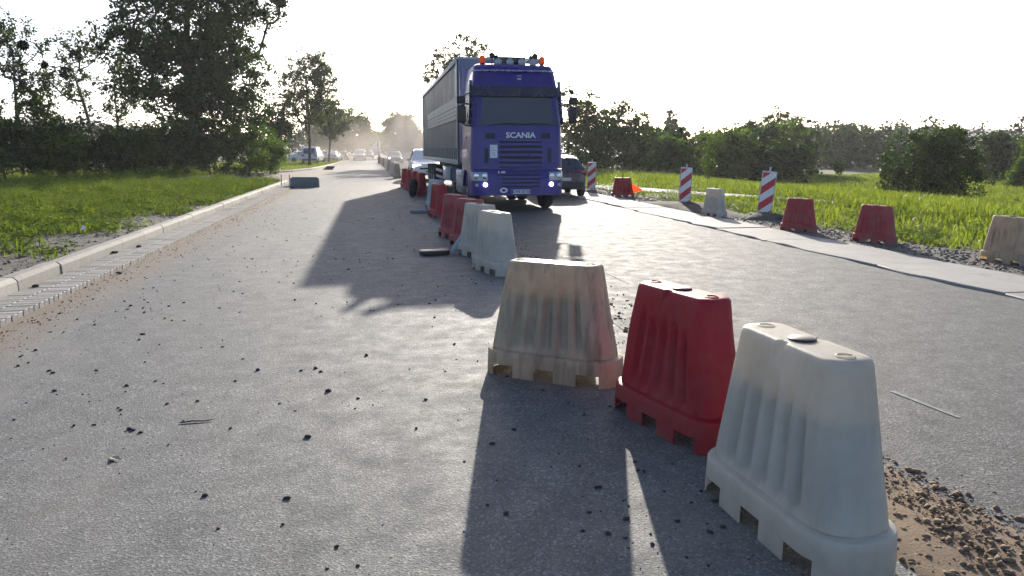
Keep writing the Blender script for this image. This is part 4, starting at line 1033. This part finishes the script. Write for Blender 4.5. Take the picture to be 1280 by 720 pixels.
def car(style, paint, x, y, rz, label, group=None, lamps=False, z=.004):
    st = STYLE[style]; root = empty('car' if style != 'van' else 'van', (x, y, z), R(rz)); tag(root, label, 'car' if style != 'van' else 'van', group)
    def half(s):
        yy, w, zb, be, to, rw = s
        return [(w * .86, zb), (w * .985, zb + .10), (w, (zb + be) * .52), (w * .985, be), (rw + .03, to - .06), (rw * .86, to), (0, to + .02)]
    v = []
    for s in st:
        h = half(s); v += [(px, s[0], pz) for px, pz in h] + [(-px, s[0], pz) for px, pz in h[-2::-1]]
    n = 13; m = len(st); f = []
    for j in range(m - 1):
        for i in range(n): f.append((j * n + i, j * n + (i + 1) % n, (j + 1) * n + (i + 1) % n, (j + 1) * n + i))
    f += [tuple(range(n))[::-1], tuple(range((m - 1) * n, m * n))]
    body = MB().add(v, f).build('body', M[paint], root, sm=30)
    V = [Vector(p) for p in v]
    def pane(name, ids, k=.86):
        q = [V[i] for i in ids]; c = sum(q, Vector()) / len(q); nn = (q[1] - q[0]).cross(q[-1] - q[0]).normalized()
        if nn.dot(c - Vector((0, .3, .8))) < 0: nn = -nn
        a = [c + (p - c) * k + nn * .012 for p in q]; b = [p - nn * .02 for p in a]; L_ = len(a)
        MB().add(a + b, [tuple(range(L_)), tuple(range(L_, 2 * L_))[::-1]] + [(i, L_ + i, L_ + (i + 1) % L_, (i + 1) % L_) for i in range(L_)]).build(name, M['glass'], root)
    ws = 3; rear = m - 3 if style != 'van' else m - 3
    pane('windshield', [ws * n + 4, ws * n + 8, (ws + 1) * n + 8, (ws + 1) * n + 4], .92)
    rj = 7 if style != 'sedan' else 6
    if style == 'van': rj = 8
    pane('rear_window', [rj * n + 4, rj * n + 8, (rj + 1) * n + 8, (rj + 1) * n + 4], .84)
    for j in range(4, rj):
        for a in ((3, 4), (9, 8)):
            pane('side_window', [j * n + a[0], (j + 1) * n + a[0], (j + 1) * n + a[1], j * n + a[1]], .88)
    y0, y1 = st[0][0], st[-1][0]; w = st[2][1]; zb = st[2][2]; r = .31 if style in ('hatch', 'sedan') else .35
    for s in (-1, 1):
        for yy in (y0 + .78, y1 - .72):
            wh = MB().lathe([(r * .6, -.1), (r * .92, -.1), (r, -.06), (r, .06), (r * .92, .1), (r * .6, .1)], 'x', (0, 0, 0), 20).build('wheel', M['rubber'], root, sm=40, loc=(s * (w - .06), yy, r))
            MB().lathe([(r * .6, s * .08), (r * .5, s * .05), (r * .2, s * .07), (.001, s * .075)], 'x', (0, 0, 0), 16).build('rim', M['silver'], wh, sm=40)
        t = st[-2]; zc = t[3] - .12 if style != 'van' else .95
        MB().box(*sorted((s * (t[1] * .62), s * (t[1] + .005))), t[0] - .06, t[0] + .07, zc - .10, zc + .10).build('tail_lamp', M['tail'], root, bevel=.02)
        h = st[1]
        MB().box(*sorted((s * h[1] * .5, s * (h[1] + .004))), h[0] - .05, h[0] + .12, h[3] - .14, h[3] - .005).build('headlight', M['drl'] if lamps else M['lens'], root, bevel=.02)
        c = st[3]
        MB().box(*sorted((s * (c[1] + .02), s * (c[1] + .18))), c[0] + .12, c[0] + .24, c[3] + .0, c[3] + .13).build('mirror', M[paint], root, bevel=.03)
    t = st[-1]
    MB().box(-.26, .26, t[0] + .002, t[0] + .014, t[3] - .22, t[3] - .11).build('number_plate', M['plate'], root)
    MB().box(-t[1] * .96, t[1] * .96, t[0] - .03, t[0] + .045, t[2], t[2] + .20).build('rear_bumper', M['car_grey'] if paint != 'car_dark' else M['black'], root, bevel=.03)
    t = st[0]
    MB().box(-.26, .26, t[0] - .014, t[0] - .002, t[2] + .04, t[2] + .15).build('number_plate', M['plate'], root)
    MB().box(-.5, .5, t[0] - .012, t[0] + .02, t[3] - .10, t[3] - .02).build('grille', M['black'], root)
    return root

car('hatch', 'car_dark', 6.62, 27.8, 177, 'dark blue hatchback driving away beside the truck')
car('suv', 'car_white', 2.95, 43.0, 0, 'white car driving up close behind the trailer in the dust', lamps=True)
car('sedan', 'car_white', 2.75, 96.0, 0, 'white car far down the traffic lane in the dust', lamps=True)
GP = 'cars parked on the far left'
car('van', 'car_white', -7.2, 99.0, 172, 'white van parked on the lawn beside a slender tree trunk', GP)
car('sedan', 'car_white', -9.0, 108, 98, 'white saloon parked behind the white van', GP)
car('hatch', 'car_silver', -6.2, 118, 95, 'silver hatchback parked across the lawn past the white van', GP)
car('sedan', 'car_silver', -5.4, 112, 170, 'silver saloon parked along the far kerb', GP)
car('hatch', 'car_grey', -4.6, 126, 178, 'grey hatchback parked at the far end of the kerb', GP)
car('suv', 'car_white', -1.9, 121, 0, 'white car coming down the closed lane', None)
car('hatch', 'car_white', -.6, 150, 3, 'white hatchback far off where the lanes narrow', None)
# a white lorry far down the road, seen over the dust
lo = empty('white_lorry', (.6, 172, 0)); tag(lo, 'white box lorry far down the road in the dust', 'lorry')
MB().box(-1.2, 1.2, 1.9, 8, .9, 3.6).build('box', M['car_white'], lo, bevel=.05)
MB().add([(-1.1, 0, .5), (1.1, 0, .5), (1.1, 1.8, .5), (-1.1, 1.8, .5), (-1.1, 0, 1.5), (1.1, 0, 1.5), (1.0, .35, 2.6), (-1.0, .35, 2.6), (1.0, 1.8, 2.7), (-1.0, 1.8, 2.7), (1.1, 1.8, 1.5), (-1.1, 1.8, 1.5)], [(0, 1, 2, 3), (0, 1, 5, 4), (4, 5, 6, 7), (7, 6, 8, 9), (1, 2, 10, 5), (5, 10, 8, 6), (0, 4, 11, 3), (4, 7, 9, 11), (2, 3, 11, 9, 8, 10)]).build('cab', M['car_white'], lo, bevel=.05)
MB().add([(-.95, .02, 1.55), (.95, .02, 1.55), (.9, .33, 2.45), (-.9, .33, 2.45), (-.95, .06, 1.55), (.95, .06, 1.55), (.9, .37, 2.45), (-.9, .37, 2.45)], [(0, 1, 2, 3), (7, 6, 5, 4), (0, 4, 5, 1), (1, 5, 6, 2), (2, 6, 7, 3), (3, 7, 4, 0)]).build('windshield', M['glass'], lo)
for s in (-1, 1):
    for yy in (1.1, 6.4): wheel('wheel', lo, s * .98, yy, .45, .28, s)
pst = empty('roadside_post', (1.15, 150, 0)); tag(pst, 'dark traffic signal post far off beside the barriers', 'post')
MB().tube([(0, 0, 0), (0, 0, 2.3)], .06, 8).build('pole', M['chassis'], pst)
MB().box(-.18, .18, -.14, .14, 2.25, 3.15).build('signal_head', M['black'], pst, bevel=.03)
MB().box(-.3, .3, -.3, .3, 0, .2).build('foot', M['chassis'], pst, bevel=.03)

# ------------------------------------------------------------------ trees and shrubs
def leaf_cloud(centers, radii, n_each, size, flat=.8, tip=.5):
    """small folded leaves spread through the clumps"""
    nc = len(centers); n = nc * n_each
    d = rng.standard_normal((n, 3)); d /= np.linalg.norm(d, axis=1)[:, None]
    r = rng.uniform(0, 1, n) ** .5
    c = np.repeat(centers, n_each, 0); rad = np.repeat(radii, n_each)
    p = c + d * (r * rad)[:, None] * np.array([1, 1, flat])
    a = rng.uniform(0, 6.283, n); el = rng.uniform(-1.1, .6, n)
    u = np.stack([np.cos(a) * np.cos(el), np.sin(a) * np.cos(el), np.sin(el)], -1)
    w = rng.standard_normal((n, 3)); w -= (w * u).sum(1)[:, None] * u; w /= np.linalg.norm(w, axis=1)[:, None]
    s = size * rng.uniform(.55, 1.35, n)[:, None]
    v = np.stack([p - u * s * .5, p + w * s * .33 + u * s * .05, p + u * s * .5, p - w * s * .33 + u * s * .05], 1)
    return v.reshape(-1, 3), np.arange(n * 4).reshape(-1, 4)

def grow(base, trunk_pts, trunk_r, centers, tip_r=.012):
    """connect every clump to the nearest lower point of the growing skeleton; thickness follows the load"""
    nodes = [np.array(p, float) for p in trunk_pts]; par = [-1] + list(range(len(trunk_pts) - 1))
    order = np.argsort([np.linalg.norm(c - nodes[len(nodes) // 2]) for c in centers])
    for i in order:
        c = centers[i]; A = np.array(nodes); dv = c - A; dist = np.linalg.norm(dv, axis=1)
        pen = dist + np.where(A[:, 2] > c[2] - .15 * dist, 1.2 * dist, 0) + np.where(np.arange(len(A)) == 0, 5, 0)
        j = int(np.argmin(pen)); a = nodes[j]; Ld = float(dist[j])
        k = max(1, min(4, int(Ld / .8) + 1)); prev = j
        bend = rng.standard_normal(3) * Ld * .09 + np.array([0, 0, -.10 * Ld])
        for s in range(1, k + 1):
            t = s / k; nodes.append(a + (c - a) * t + bend * math.sin(math.pi * t)); par.append(prev); prev = len(nodes) - 1
    load = np.ones(len(nodes)) * .15; ch = np.zeros(len(nodes), bool)
    for p in par:
        if p >= 0: ch[p] = True
    load[~ch] = 1
    for i in range(len(nodes) - 1, 0, -1): load[par[i]] += load[i]
    rad = np.maximum(tip_r, trunk_r * np.sqrt(load / load[0]))
    for i in range(len(trunk_pts)): rad[i] = max(rad[i], trunk_r * (1 - .75 * i / len(trunk_pts)))
    rad[0] = trunk_r * 1.35
    V = []; F = []; n = 5; base_i = 0
    for i in range(1, len(nodes)):
        p = nodes[par[i]]; q = nodes[i]; d = q - p; L_ = np.linalg.norm(d)
        if L_ < 1e-4: continue
        d = d / L_; a = np.cross(d, [0, 0, 1.0] if abs(d[2]) < .9 else [1.0, 0, 0]); a /= np.linalg.norm(a); b = np.cross(d, a)
        r0 = min(rad[par[i]], rad[i] * 1.6); r1 = rad[i]
        ang = np.arange(n) * 2 * np.pi / n
        ring = np.cos(ang)[:, None] * a + np.sin(ang)[:, None] * b
        V.append(p - d * r0 * .3 + ring * r0); V.append(q + ring * r1)
        F += [(base_i + k, base_i + (k + 1) % n, base_i + n + (k + 1) % n, base_i + n + k) for k in range(n)]; base_i += 2 * n
    return np.concatenate(V), np.array(F)

def crown_points(lobes, n, shell=.55):
    """clump centres inside a set of ellipsoid lobes, biased outwards"""
    vol = np.array([l[3] * l[4] * l[5] for l in lobes]) ** .75; vol /= vol.sum(); out = []
    for l, k in zip(lobes, np.maximum(3, (vol * n).astype(int))):
        d = rng.standard_normal((k, 3)); d /= np.linalg.norm(d, axis=1)[:, None]
        r = rng.uniform(shell ** 2, 1, k) ** .5
        r *= 1 + .12 * np.sin(d[:, 0] * 7 + l[0]) * np.sin(d[:, 2] * 6 + d[:, 1] * 5)
        out.append(np.array(l[:3]) + d * r[:, None] * np.array(l[3:6]))
    return np.concatenate(out)

def tree(name, label, x, y, h, lobes, n_cl, per, cr, leaf, tr, mat='oak', bark='bark', group=None, lean=(0, 0), trunk_to=.75, shell=.45, mist=(), z=None, cat='tree', stems=1, flat=.8):
    z0 = float(gz(x, y)) - .05 if z is None else z
    root = empty(name, (x, y, z0)); tag(root, label, cat, group)
    C = crown_points(lobes, n_cl, shell); C = C[C[:, 2] > .12]
    m = 7; bx, by = rng.normal(0, .02 * h, 2)
    tp = [(lean[0] * t + bx * math.sin(3 * t), lean[1] * t + by * math.sin(2.4 * t), h * trunk_to * t) for t in np.linspace(0, 1, m)]
    V, F = grow((0, 0, 0), tp, tr, C)
    link('trunk', np_mesh('trunk', V, F, M[bark], True), root)
    rad = cr * rng.uniform(.6, 1.35, len(C))
    lv, lf = leaf_cloud(C, rad, per, leaf, flat)
    k = lv.reshape(-1, 4, 3)[:, :, 2].min(1) > .02
    lf = lf[:k.sum()]; lv = lv.reshape(-1, 4, 3)[k].reshape(-1, 3)
    link('crown', np_mesh('crown', lv, lf, M[mat]), root)
    for mx, my, mz, mr in mist:
        d = rng.standard_normal((90, 3)); d /= np.linalg.norm(d, axis=1)[:, None]
        cv, cf = leaf_cloud(np.array([mx, my, mz]) + d * (mr * .7), np.full(90, mr * .32), 14, .10)
        link('mistletoe', np_mesh('mistletoe', cv, cf, M['mistle']), root)
    return root

# the great tree on the left
tree('great_tree', 'huge dark broad-leaved tree with mistletoe rising out of the picture left of the road', -10.6, 52.5, 16,
     [(-.3, 0, 9.8, 4.9, 4.2, 4.3), (3.4, 0, 12.2, 3.3, 3.0, 2.5), (-3.3, .5, 12.6, 2.7, 2.8, 2.7), (.2, 0, 14.6, 3.4, 3.2, 2.2), (-1.5, -.5, 6.2, 3.6, 3.4, 2.6), (2.0, -.5, 6.3, 2.6, 2.8, 2.2), (5.6, .3, 12.9, 1.6, 1.4, 1.2), (.6, 0, 4.0, 3.6, 3.0, 1.8), (-4.6, .4, 8.4, 1.6, 1.6, 1.5)],
     1150, 66, .62, .21, .38, 'oak', mist=((5.2, -.2, 10.9, .42), (-4.0, -.6, 9.9, .30), (-2.3, -2.4, 13.2, .65)), shell=.35, trunk_to=.8)
GT = 'slender trees at the left edge'
tree('slender_tree', 'slim open-crowned tree with mistletoe at the left edge', -20.6, 50.5, 10, [(0, 0, 7.4, 1.6, 1.5, 2.3), (.9, .2, 5.6, 1.3, 1.2, 1.3), (-.6, 0, 9.0, .9, .9, 1.2)], 150, 26, .45, .17, .13, 'poplar', 'palebark', GT, mist=((.9, -.3, 7.7, .33), (1.9, -.3, 6.6, .2)), shell=.3, lean=(.2, 0))
tree('slender_tree', 'leaning slim tree with a round mistletoe ball between two others', -16.9, 52.5, 9.4, [(-1.4, 0, 7.6, 1.2, 1.1, 1.5), (-.3, .2, 8.0, 1.1, 1.0, 1.2), (-.9, 0, 5.6, 1.4, 1.1, 1.2), (-2.6, 0, 6.2, .8, .8, 1.0)], 135, 24, .42, .17, .11, 'poplar', 'palebark', GT, mist=((-1.35, -.4, 6.35, .46),), shell=.3, lean=(-1.3, 0))
tree('slender_tree', 'slim upright tree close to the great dark tree', -16.0, 54, 8.6, [(.2, 0, 6.4, 1.3, 1.2, 1.6), (.3, 0, 4.4, 1.2, 1.1, 1.2), (1.4, 0, 5.6, 1.0, 1.0, 1.0)], 120, 26, .45, .17, .10, 'poplar', 'palebark', GT, shell=.3, lean=(-.1, 0))
tree('slender_tree', 'low young tree behind the left thicket', -18.9, 48.5, 5.6, [(0, 0, 4.4, 1.0, 1.0, 1.0), (.7, 0, 3.6, .9, .9, .8)], 60, 30, .42, .17, .07, 'oak2', 'bark', GT, shell=.3)
# thicket under them
GS = 'thicket shrubs under the left trees'
for i, (x, y, h, w, mt, lab) in enumerate([(-18.4, 43.0, 3.7, 2.0, 'bush', 'dense dark shrub at the left edge behind the island grass'), (-16.1, 43.5, 2.6, 1.5, 'oak2', 'yellowish green shrub beside the dense dark one'),
        (-14.6, 45.5, 2.7, 1.5, 'oak', 'rounded dark shrub in the middle of the left thicket'), (-13.3, 47.0, 3.2, 1.5, 'oak2', 'light green shrub next to the great dark tree'), (-17.2, 47, 3.6, 1.9, 'bush', 'tall dark shrub behind the front of the left thicket'),
        (-20.4, 46, 4.4, 2.2, 'bush', 'big dark shrub filling the left edge below the slim tree'), (-12.2, 49.5, 3.2, 1.8, 'bush', 'dark shrub at the left foot of the great tree'), (-9.6, 48.8, 3.0, 2.0, 'oak', 'dark shrub in front of the great tree trunk'), (-7.7, 50.6, 3.4, 1.7, 'oak2', 'olive shrub spreading from the right foot of the great tree'), (-6.9, 54.5, 2.6, 1.3, 'oak2', 'small sunlit shrub beside the far kerb bend')]):
    tree('thicket_shrub', lab, x, y, h, [(0, 0, h * .5, w, w * .9, h * .5), (w * .35, 0, h * .72, w * .6, w * .6, h * .3), (-w * .4, .1, h * .62, w * .6, w * .6, h * .34)], 190, 30, .36, .15, .07, mt, group=GS, trunk_to=.4, cat='shrub', shell=.3)
# trees beyond the side lane
tree('roadside_tree', 'mid-sized airy tree beside the parked van', -6.4, 82, 12, [(0, 0, 8.6, 2.8, 2.4, 2.9), (1.4, 0, 9.6, 1.9, 1.8, 1.9), (-1.4, .2, 6.4, 2.0, 1.8, 1.8), (.6, 0, 5.4, 2.0, 1.8, 1.6), (2.2, 0, 7.4, 1.3, 1.3, 1.2)], 330, 32, .55, .24, .14, 'poplar', shell=.3)
tree('roadside_tree', 'small young tree on a thin stem by the far kerb', -8.2, 71, 6.2, [(0, 0, 4.4, 1.5, 1.4, 1.6), (.4, 0, 3.4, 1.3, 1.2, 1.0)], 130, 34, .42, .19, .07, 'oak', shell=.3, trunk_to=.6)
tree('roadside_tree', 'thin leaning tree behind the parked cars', -5.6, 102, 10, [(0, 0, 6.8, 2.3, 2.2, 2.4), (.8, 0, 4.6, 2.2, 2, 1.6)], 170, 34, .6, .28, .12, 'poplar', shell=.3)
GR = 'round trees closing the road'
tree('round_tree', 'broad rounded tree closing the left side of the road', -6.2, 150, 10, [(0, 0, 5.8, 6.6, 4.5, 4.0), (3.4, 0, 4.8, 4.4, 3.6, 3.2), (-3, 0, 4.8, 4.6, 3.4, 3.2)], 560, 34, .9, .42, .3, 'oak2', group=GR)
tree('round_tree', 'tall rounded tree above the dust plume', 5.2, 150, 10, [(0, 0, 5.2, 3.6, 3.4, 3.5), (1.6, 0, 4.0, 3.0, 3, 2.6), (-.6, 0, 6.6, 2.4, 2.2, 1.9)], 330, 34, .8, .42, .3, 'oak2', group=GR)
tree('round_tree', 'small far tree in the gap between the rounded trees', .9, 232, 7.5, [(0, 0, 4.6, 3.6, 3, 2.4), (-2.5, 0, 3.6, 3, 3, 2)], 140, 30, 1.0, .55, .25, 'oak2', group=GR)
# the airy tree behind the trailer
tree('airy_tree', 'tall airy tree with loose leaves rising behind the trailer', 11.2, 95, 16, [(0, 0, 12.0, 4.2, 3.5, 3.4), (2.0, 0, 13.2, 2.8, 2.6, 2.0), (-2.9, 0, 11.2, 2.2, 2, 2.4), (0, 0, 8.4, 3.6, 3, 3)], 250, 30, .55, .30, .2, 'poplar', 'palebark', shell=.35)
tree('airy_tree', 'thin wispy tree peeping out beside the truck mirror', 19.6, 76, 8.6, [(0, 0, 7.0, 1.6, 1.5, 1.6), (.4, 0, 5.0, 1.6, 1.5, 1.6)], 80, 20, .45, .22, .09, 'poplar', 'palebark', shell=.3)
# right-hand hedge of trees
GH = 'trees edging the right meadow'
right = [
 ('broad round-topped tree just right of the truck', 18.6, 64, 6.9, 2.6, 'oak', 0), ('broad tree with bumpy top next to the round-topped one', 22.0, 66, 6.9, 3.1, 'oak', 1),
 ('lower yellowish tree in front of the pointed poplar', 26.0, 70, 5.0, 2.6, 'oak2', 2), ('bushy tree right of the pointed poplar', 29.6, 66, 4.7, 2.6, 'oak2', 3),
 ('rounded willow-like bush tree above the white verge barrier', 28.8, 59.5, 4.7, 2.5, 'oak2', 4), ('dense rounded tree behind the leaning striped board', 33.4, 63, 5.2, 2.9, 'oak', 5),
 ('taller loose-topped tree behind the hedge', 47.5, 86, 8.2, 3.2, 'poplar', 6), ('broad dark tree at the edge of the far gap', 46.4, 79, 6.8, 3.0, 'oak', 7),
 ('low dark bush closing the hedge at the gap', 32.8, 57, 3.9, 2.1, 'bush', 8), ('low green bush behind the flag barrier', 23.6, 59, 3.6, 2.1, 'oak2', 9),
 ('distant dark tree behind the pale track', 70, 108, 7.2, 3.8, 'oak', 10), ('distant dark tree beside the small sapling', 75.5, 108, 6.6, 3.8, 'oak', 11), ('distant dark tree left of the lone bush', 81, 108, 6.4, 4.0, 'oak', 12), ('distant dark tree behind the lone bush', 88, 108, 6.6, 4.0, 'oak', 13),
 ('round tree right of the lone bush', 57, 62, 4.8, 2.8, 'oak', 14), ('low tree at the right edge of the meadow', 55.5, 56, 4.7, 2.4, 'oak2', 15), ('bright little bush at the right edge', 47.8, 49.5, 2.6, 1.2, 'oak2', 16),
 ('dark tree filling the hedge behind the willow-like bush', 37.5, 72, 5.8, 3.0, 'oak', 17), ('hedge tree behind the low green bush', 25.5, 63, 4.6, 2.4, 'oak', 18), ('hedge tree above the red verge barrier', 41, 73, 6.0, 2.8, 'oak2', 19)]
for lab, x, y, h, w, mt, i in right:
    r3 = random.Random(100 + i); a = r3.uniform(-.4, .4) * w; b = r3.uniform(-.5, .5) * w
    leaf = .16 + .0014 * math.hypot(x, y)
    tree('hedge_tree', lab, x, y, h, [(0, 0, h * .50, w, w, h * .45), (a, 0, h * .72, w * .62, w * .6, h * .27), (b, 0, h * .60, w * .7, w * .6, h * .30), (-b, 0, h * .34, w * .9, w * .8, h * .32), (0, 0, h * .13, w * 1.0, w, h * .16)], 300, 30, .30 + .06 * w, leaf, .13, mt, group=GH, trunk_to=.6, shell=.35)
tree('pointed_poplar', 'slim pointed poplar rising above the right hedge', 51.9, 130, 11, [(0, 0, 6.6, 1.3, 1.3, 3.2), (.1, 0, 4, 1.4, 1.4, 2.4)], 150, 34, .55, .4, .2, 'oak', shell=.2, trunk_to=.9)
tree('sapling', 'little light green sapling beside the pale track', 47.2, 72, 2.0, [(0, 0, 1.2, .75, .7, .75)], 40, 26, .26, .2, .04, 'oak2', cat='sapling', shell=.2)
tree('sapling', 'slim leafy sapling standing before the hedge', 20.6, 45, 2.3, [(0, 0, 1.2, .42, .4, 1.0)], 34, 22, .2, .14, .03, 'oak2', cat='sapling', shell=.1)
# the lone bush in the meadow
tree('lone_bush', 'big dark spreading bush standing alone in the right meadow', 29.2, 36.2, 3.9, [(-.9, 0, 2.0, 1.9, 1.6, 1.9), (.9, 0, 2.1, 1.9, 1.7, 1.9), (-.4, 0, 3.1, 1.1, 1.1, .9), (1.1, 0, 3.2, 1.0, 1.0, .85), (2.2, 0, 1.4, 1.1, 1.1, 1.1), (-2.0, 0, 1.3, 1.0, 1.1, 1.1), (0, 0, .5, 2.9, 1.8, .6)], 640, 46, .32, .13, .10, 'bush', trunk_to=.4, shell=.3, cat='bush')

# far woods as one mass, and the low hills behind them
def far_wood(name, label, spots, mat, leaf, n_cl=26, per=26):
    C = []; Rr = []
    for x, y, h, w in spots:
        d = rng.standard_normal((n_cl, 3)); d /= np.linalg.norm(d, axis=1)[:, None]
        r = rng.uniform(.3, 1, n_cl) ** .5
        C.append(np.array([x, y, float(gz(x, y)) + h * .5]) + d * r[:, None] * np.array([w, w, h * .5])); Rr.append(np.full(n_cl, w * .38))
    lv, lf = leaf_cloud(np.concatenate(C), np.concatenate(Rr), per, leaf)
    return tag(link(name, np_mesh(name, lv, lf, M[mat])), label, 'wood', kind='stuff')
sp = [(85 + i * 3.1 + rng.uniform(-1, 1), 150 - i * .9 + rng.uniform(-7, 7), rng.uniform(7.5, 9.8), rng.uniform(3, 4.4)) for i in range(44)]
sp += [(22 + i * 4.2 + rng.uniform(-1, 1), 118 + rng.uniform(-8, 8), rng.uniform(5.5, 7.4), rng.uniform(3, 4)) for i in range(16)]
far_wood('far_wood', 'dark belt of distant woodland beyond the right meadow', sp, 'farleaf', .75)
sp = [(-14 - i * 4.0 + rng.uniform(-1, 1), 128 + rng.uniform(-12, 12) - i * .7, rng.uniform(5, 7.5), rng.uniform(3, 4)) for i in range(26)] + [(-14 - i * 3 + rng.uniform(-1, 1), 66 + rng.uniform(-3, 3), rng.uniform(2.6, 4), rng.uniform(2, 2.6)) for i in range(12)]
far_wood('far_wood', 'distant woodland behind the left thicket', sp, 'farleaf', .6)
sp = [(-30 + i * 5 + rng.uniform(-2, 2), 262 + rng.uniform(-12, 12), rng.uniform(6, 9), rng.uniform(3.5, 5)) for i in range(14)]
far_wood('far_wood', 'faint line of trees at the very end of the road', sp, 'farleaf', .9)
def hill(name, x, y, rx, ry, h):
    n, m = 40, 8; v = [(x, y, h)]; f = []
    for j in range(1, m + 1):
        for i in range(n):
            a = 2 * math.pi * i / n; t = j / m
            v.append((x + rx * t * math.cos(a), y + ry * t * math.sin(a), h * (math.cos(math.pi * t) * .5 + .5) * (1 + .12 * math.sin(5 * a) * t) - 2 * t))
    f += [(0, 1 + i, 1 + (i + 1) % n) for i in range(n)]
    for j in range(m - 1):
        for i in range(n): f.append((1 + j * n + i, 1 + (j + 1) * n + i, 1 + (j + 1) * n + (i + 1) % n, 1 + j * n + (i + 1) % n))
    tag(MB().add(v, f).build(name, M['farleaf'], None, sm=80), kind='structure')
hill('hills', -520, 1150, 620, 260, 42); hill('hills', 860, 1050, 560, 260, 34); hill('hills', 200, 1500, 800, 200, 30)

# ------------------------------------------------------------------ air
def volume_mat(name, color, dens, aniso):
    m, nt, out = new_mat(name)
    p = N(nt, 'ShaderNodeVolumePrincipled'); p.inputs['Color'].default_value = rgb(color); p.inputs['Density'].default_value = dens; p.inputs['Anisotropy'].default_value = aniso
    nt.links.new(p.outputs[0], out.inputs['Volume']); return m, nt, p
hm, _, _ = volume_mat('haze air', (.93, .94, .96), .0003, .35)
hz = MB().box(-1450, 1450, -310, 2250, -4.5, 48).build('haze', hm); tag(hz, 'thin sunlit haze filling the air over the whole scene', 'haze', kind='stuff')

# dust whirled up behind the trailer
def dust(x, y, z, rx, ry, rz_, dens, label):
    dm, nt, p = volume_mat('road dust', (.80, .72, .63), 1, .15)
    tc = N(nt, 'ShaderNodeTexCoord'); ln = N(nt, 'ShaderNodeVectorMath', operation='LENGTH'); nt.links.new(tc.outputs['Object'], ln.inputs[0])
    no = N(nt, 'ShaderNodeTexNoise', i_Scale=1.6, i_Detail=3.0, i_Roughness=.55); nt.links.new(tc.outputs['Object'], no.inputs['Vector'])
    fall = ramp(nt, ln.outputs['Value'], [(.15, 1), (.98, 0)]); cl = ramp(nt, no.outputs[0], [(.36, .1), (.66, 1)])
    mu = N(nt, 'ShaderNodeMath', operation='MULTIPLY'); nt.links.new(fall, mu.inputs[0]); nt.links.new(cl, mu.inputs[1])
    mu2 = N(nt, 'ShaderNodeMath', operation='MULTIPLY'); nt.links.new(mu.outputs[0], mu2.inputs[0]); mu2.inputs[1].default_value = dens
    nt.links.new(mu2.outputs[0], p.inputs['Density'])
    bm = bmesh.new(); bmesh.ops.create_icosphere(bm, subdivisions=3, radius=1); me = bpy.data.meshes.new('dust_cloud'); bm.to_mesh(me); bm.free(); me.materials.append(dm)
    o = link('dust_cloud', me, None, (x, y, z)); o.scale = (rx, ry, rz_); tag(o, label, 'dust', kind='stuff')
dust(2.7, 62, 1.9, 2.3, 16, 5.4, .17, 'pale plume of dust hanging behind the trailer')
dust(2.2, 54, .4, 3.0, 14, 1.7, .05, 'low roll of dust along the barriers behind the trailer')
dust(-2.0, 112, 1.4, 11, 24, 6.0, .04, 'thin veil of dust over the far end of the road')
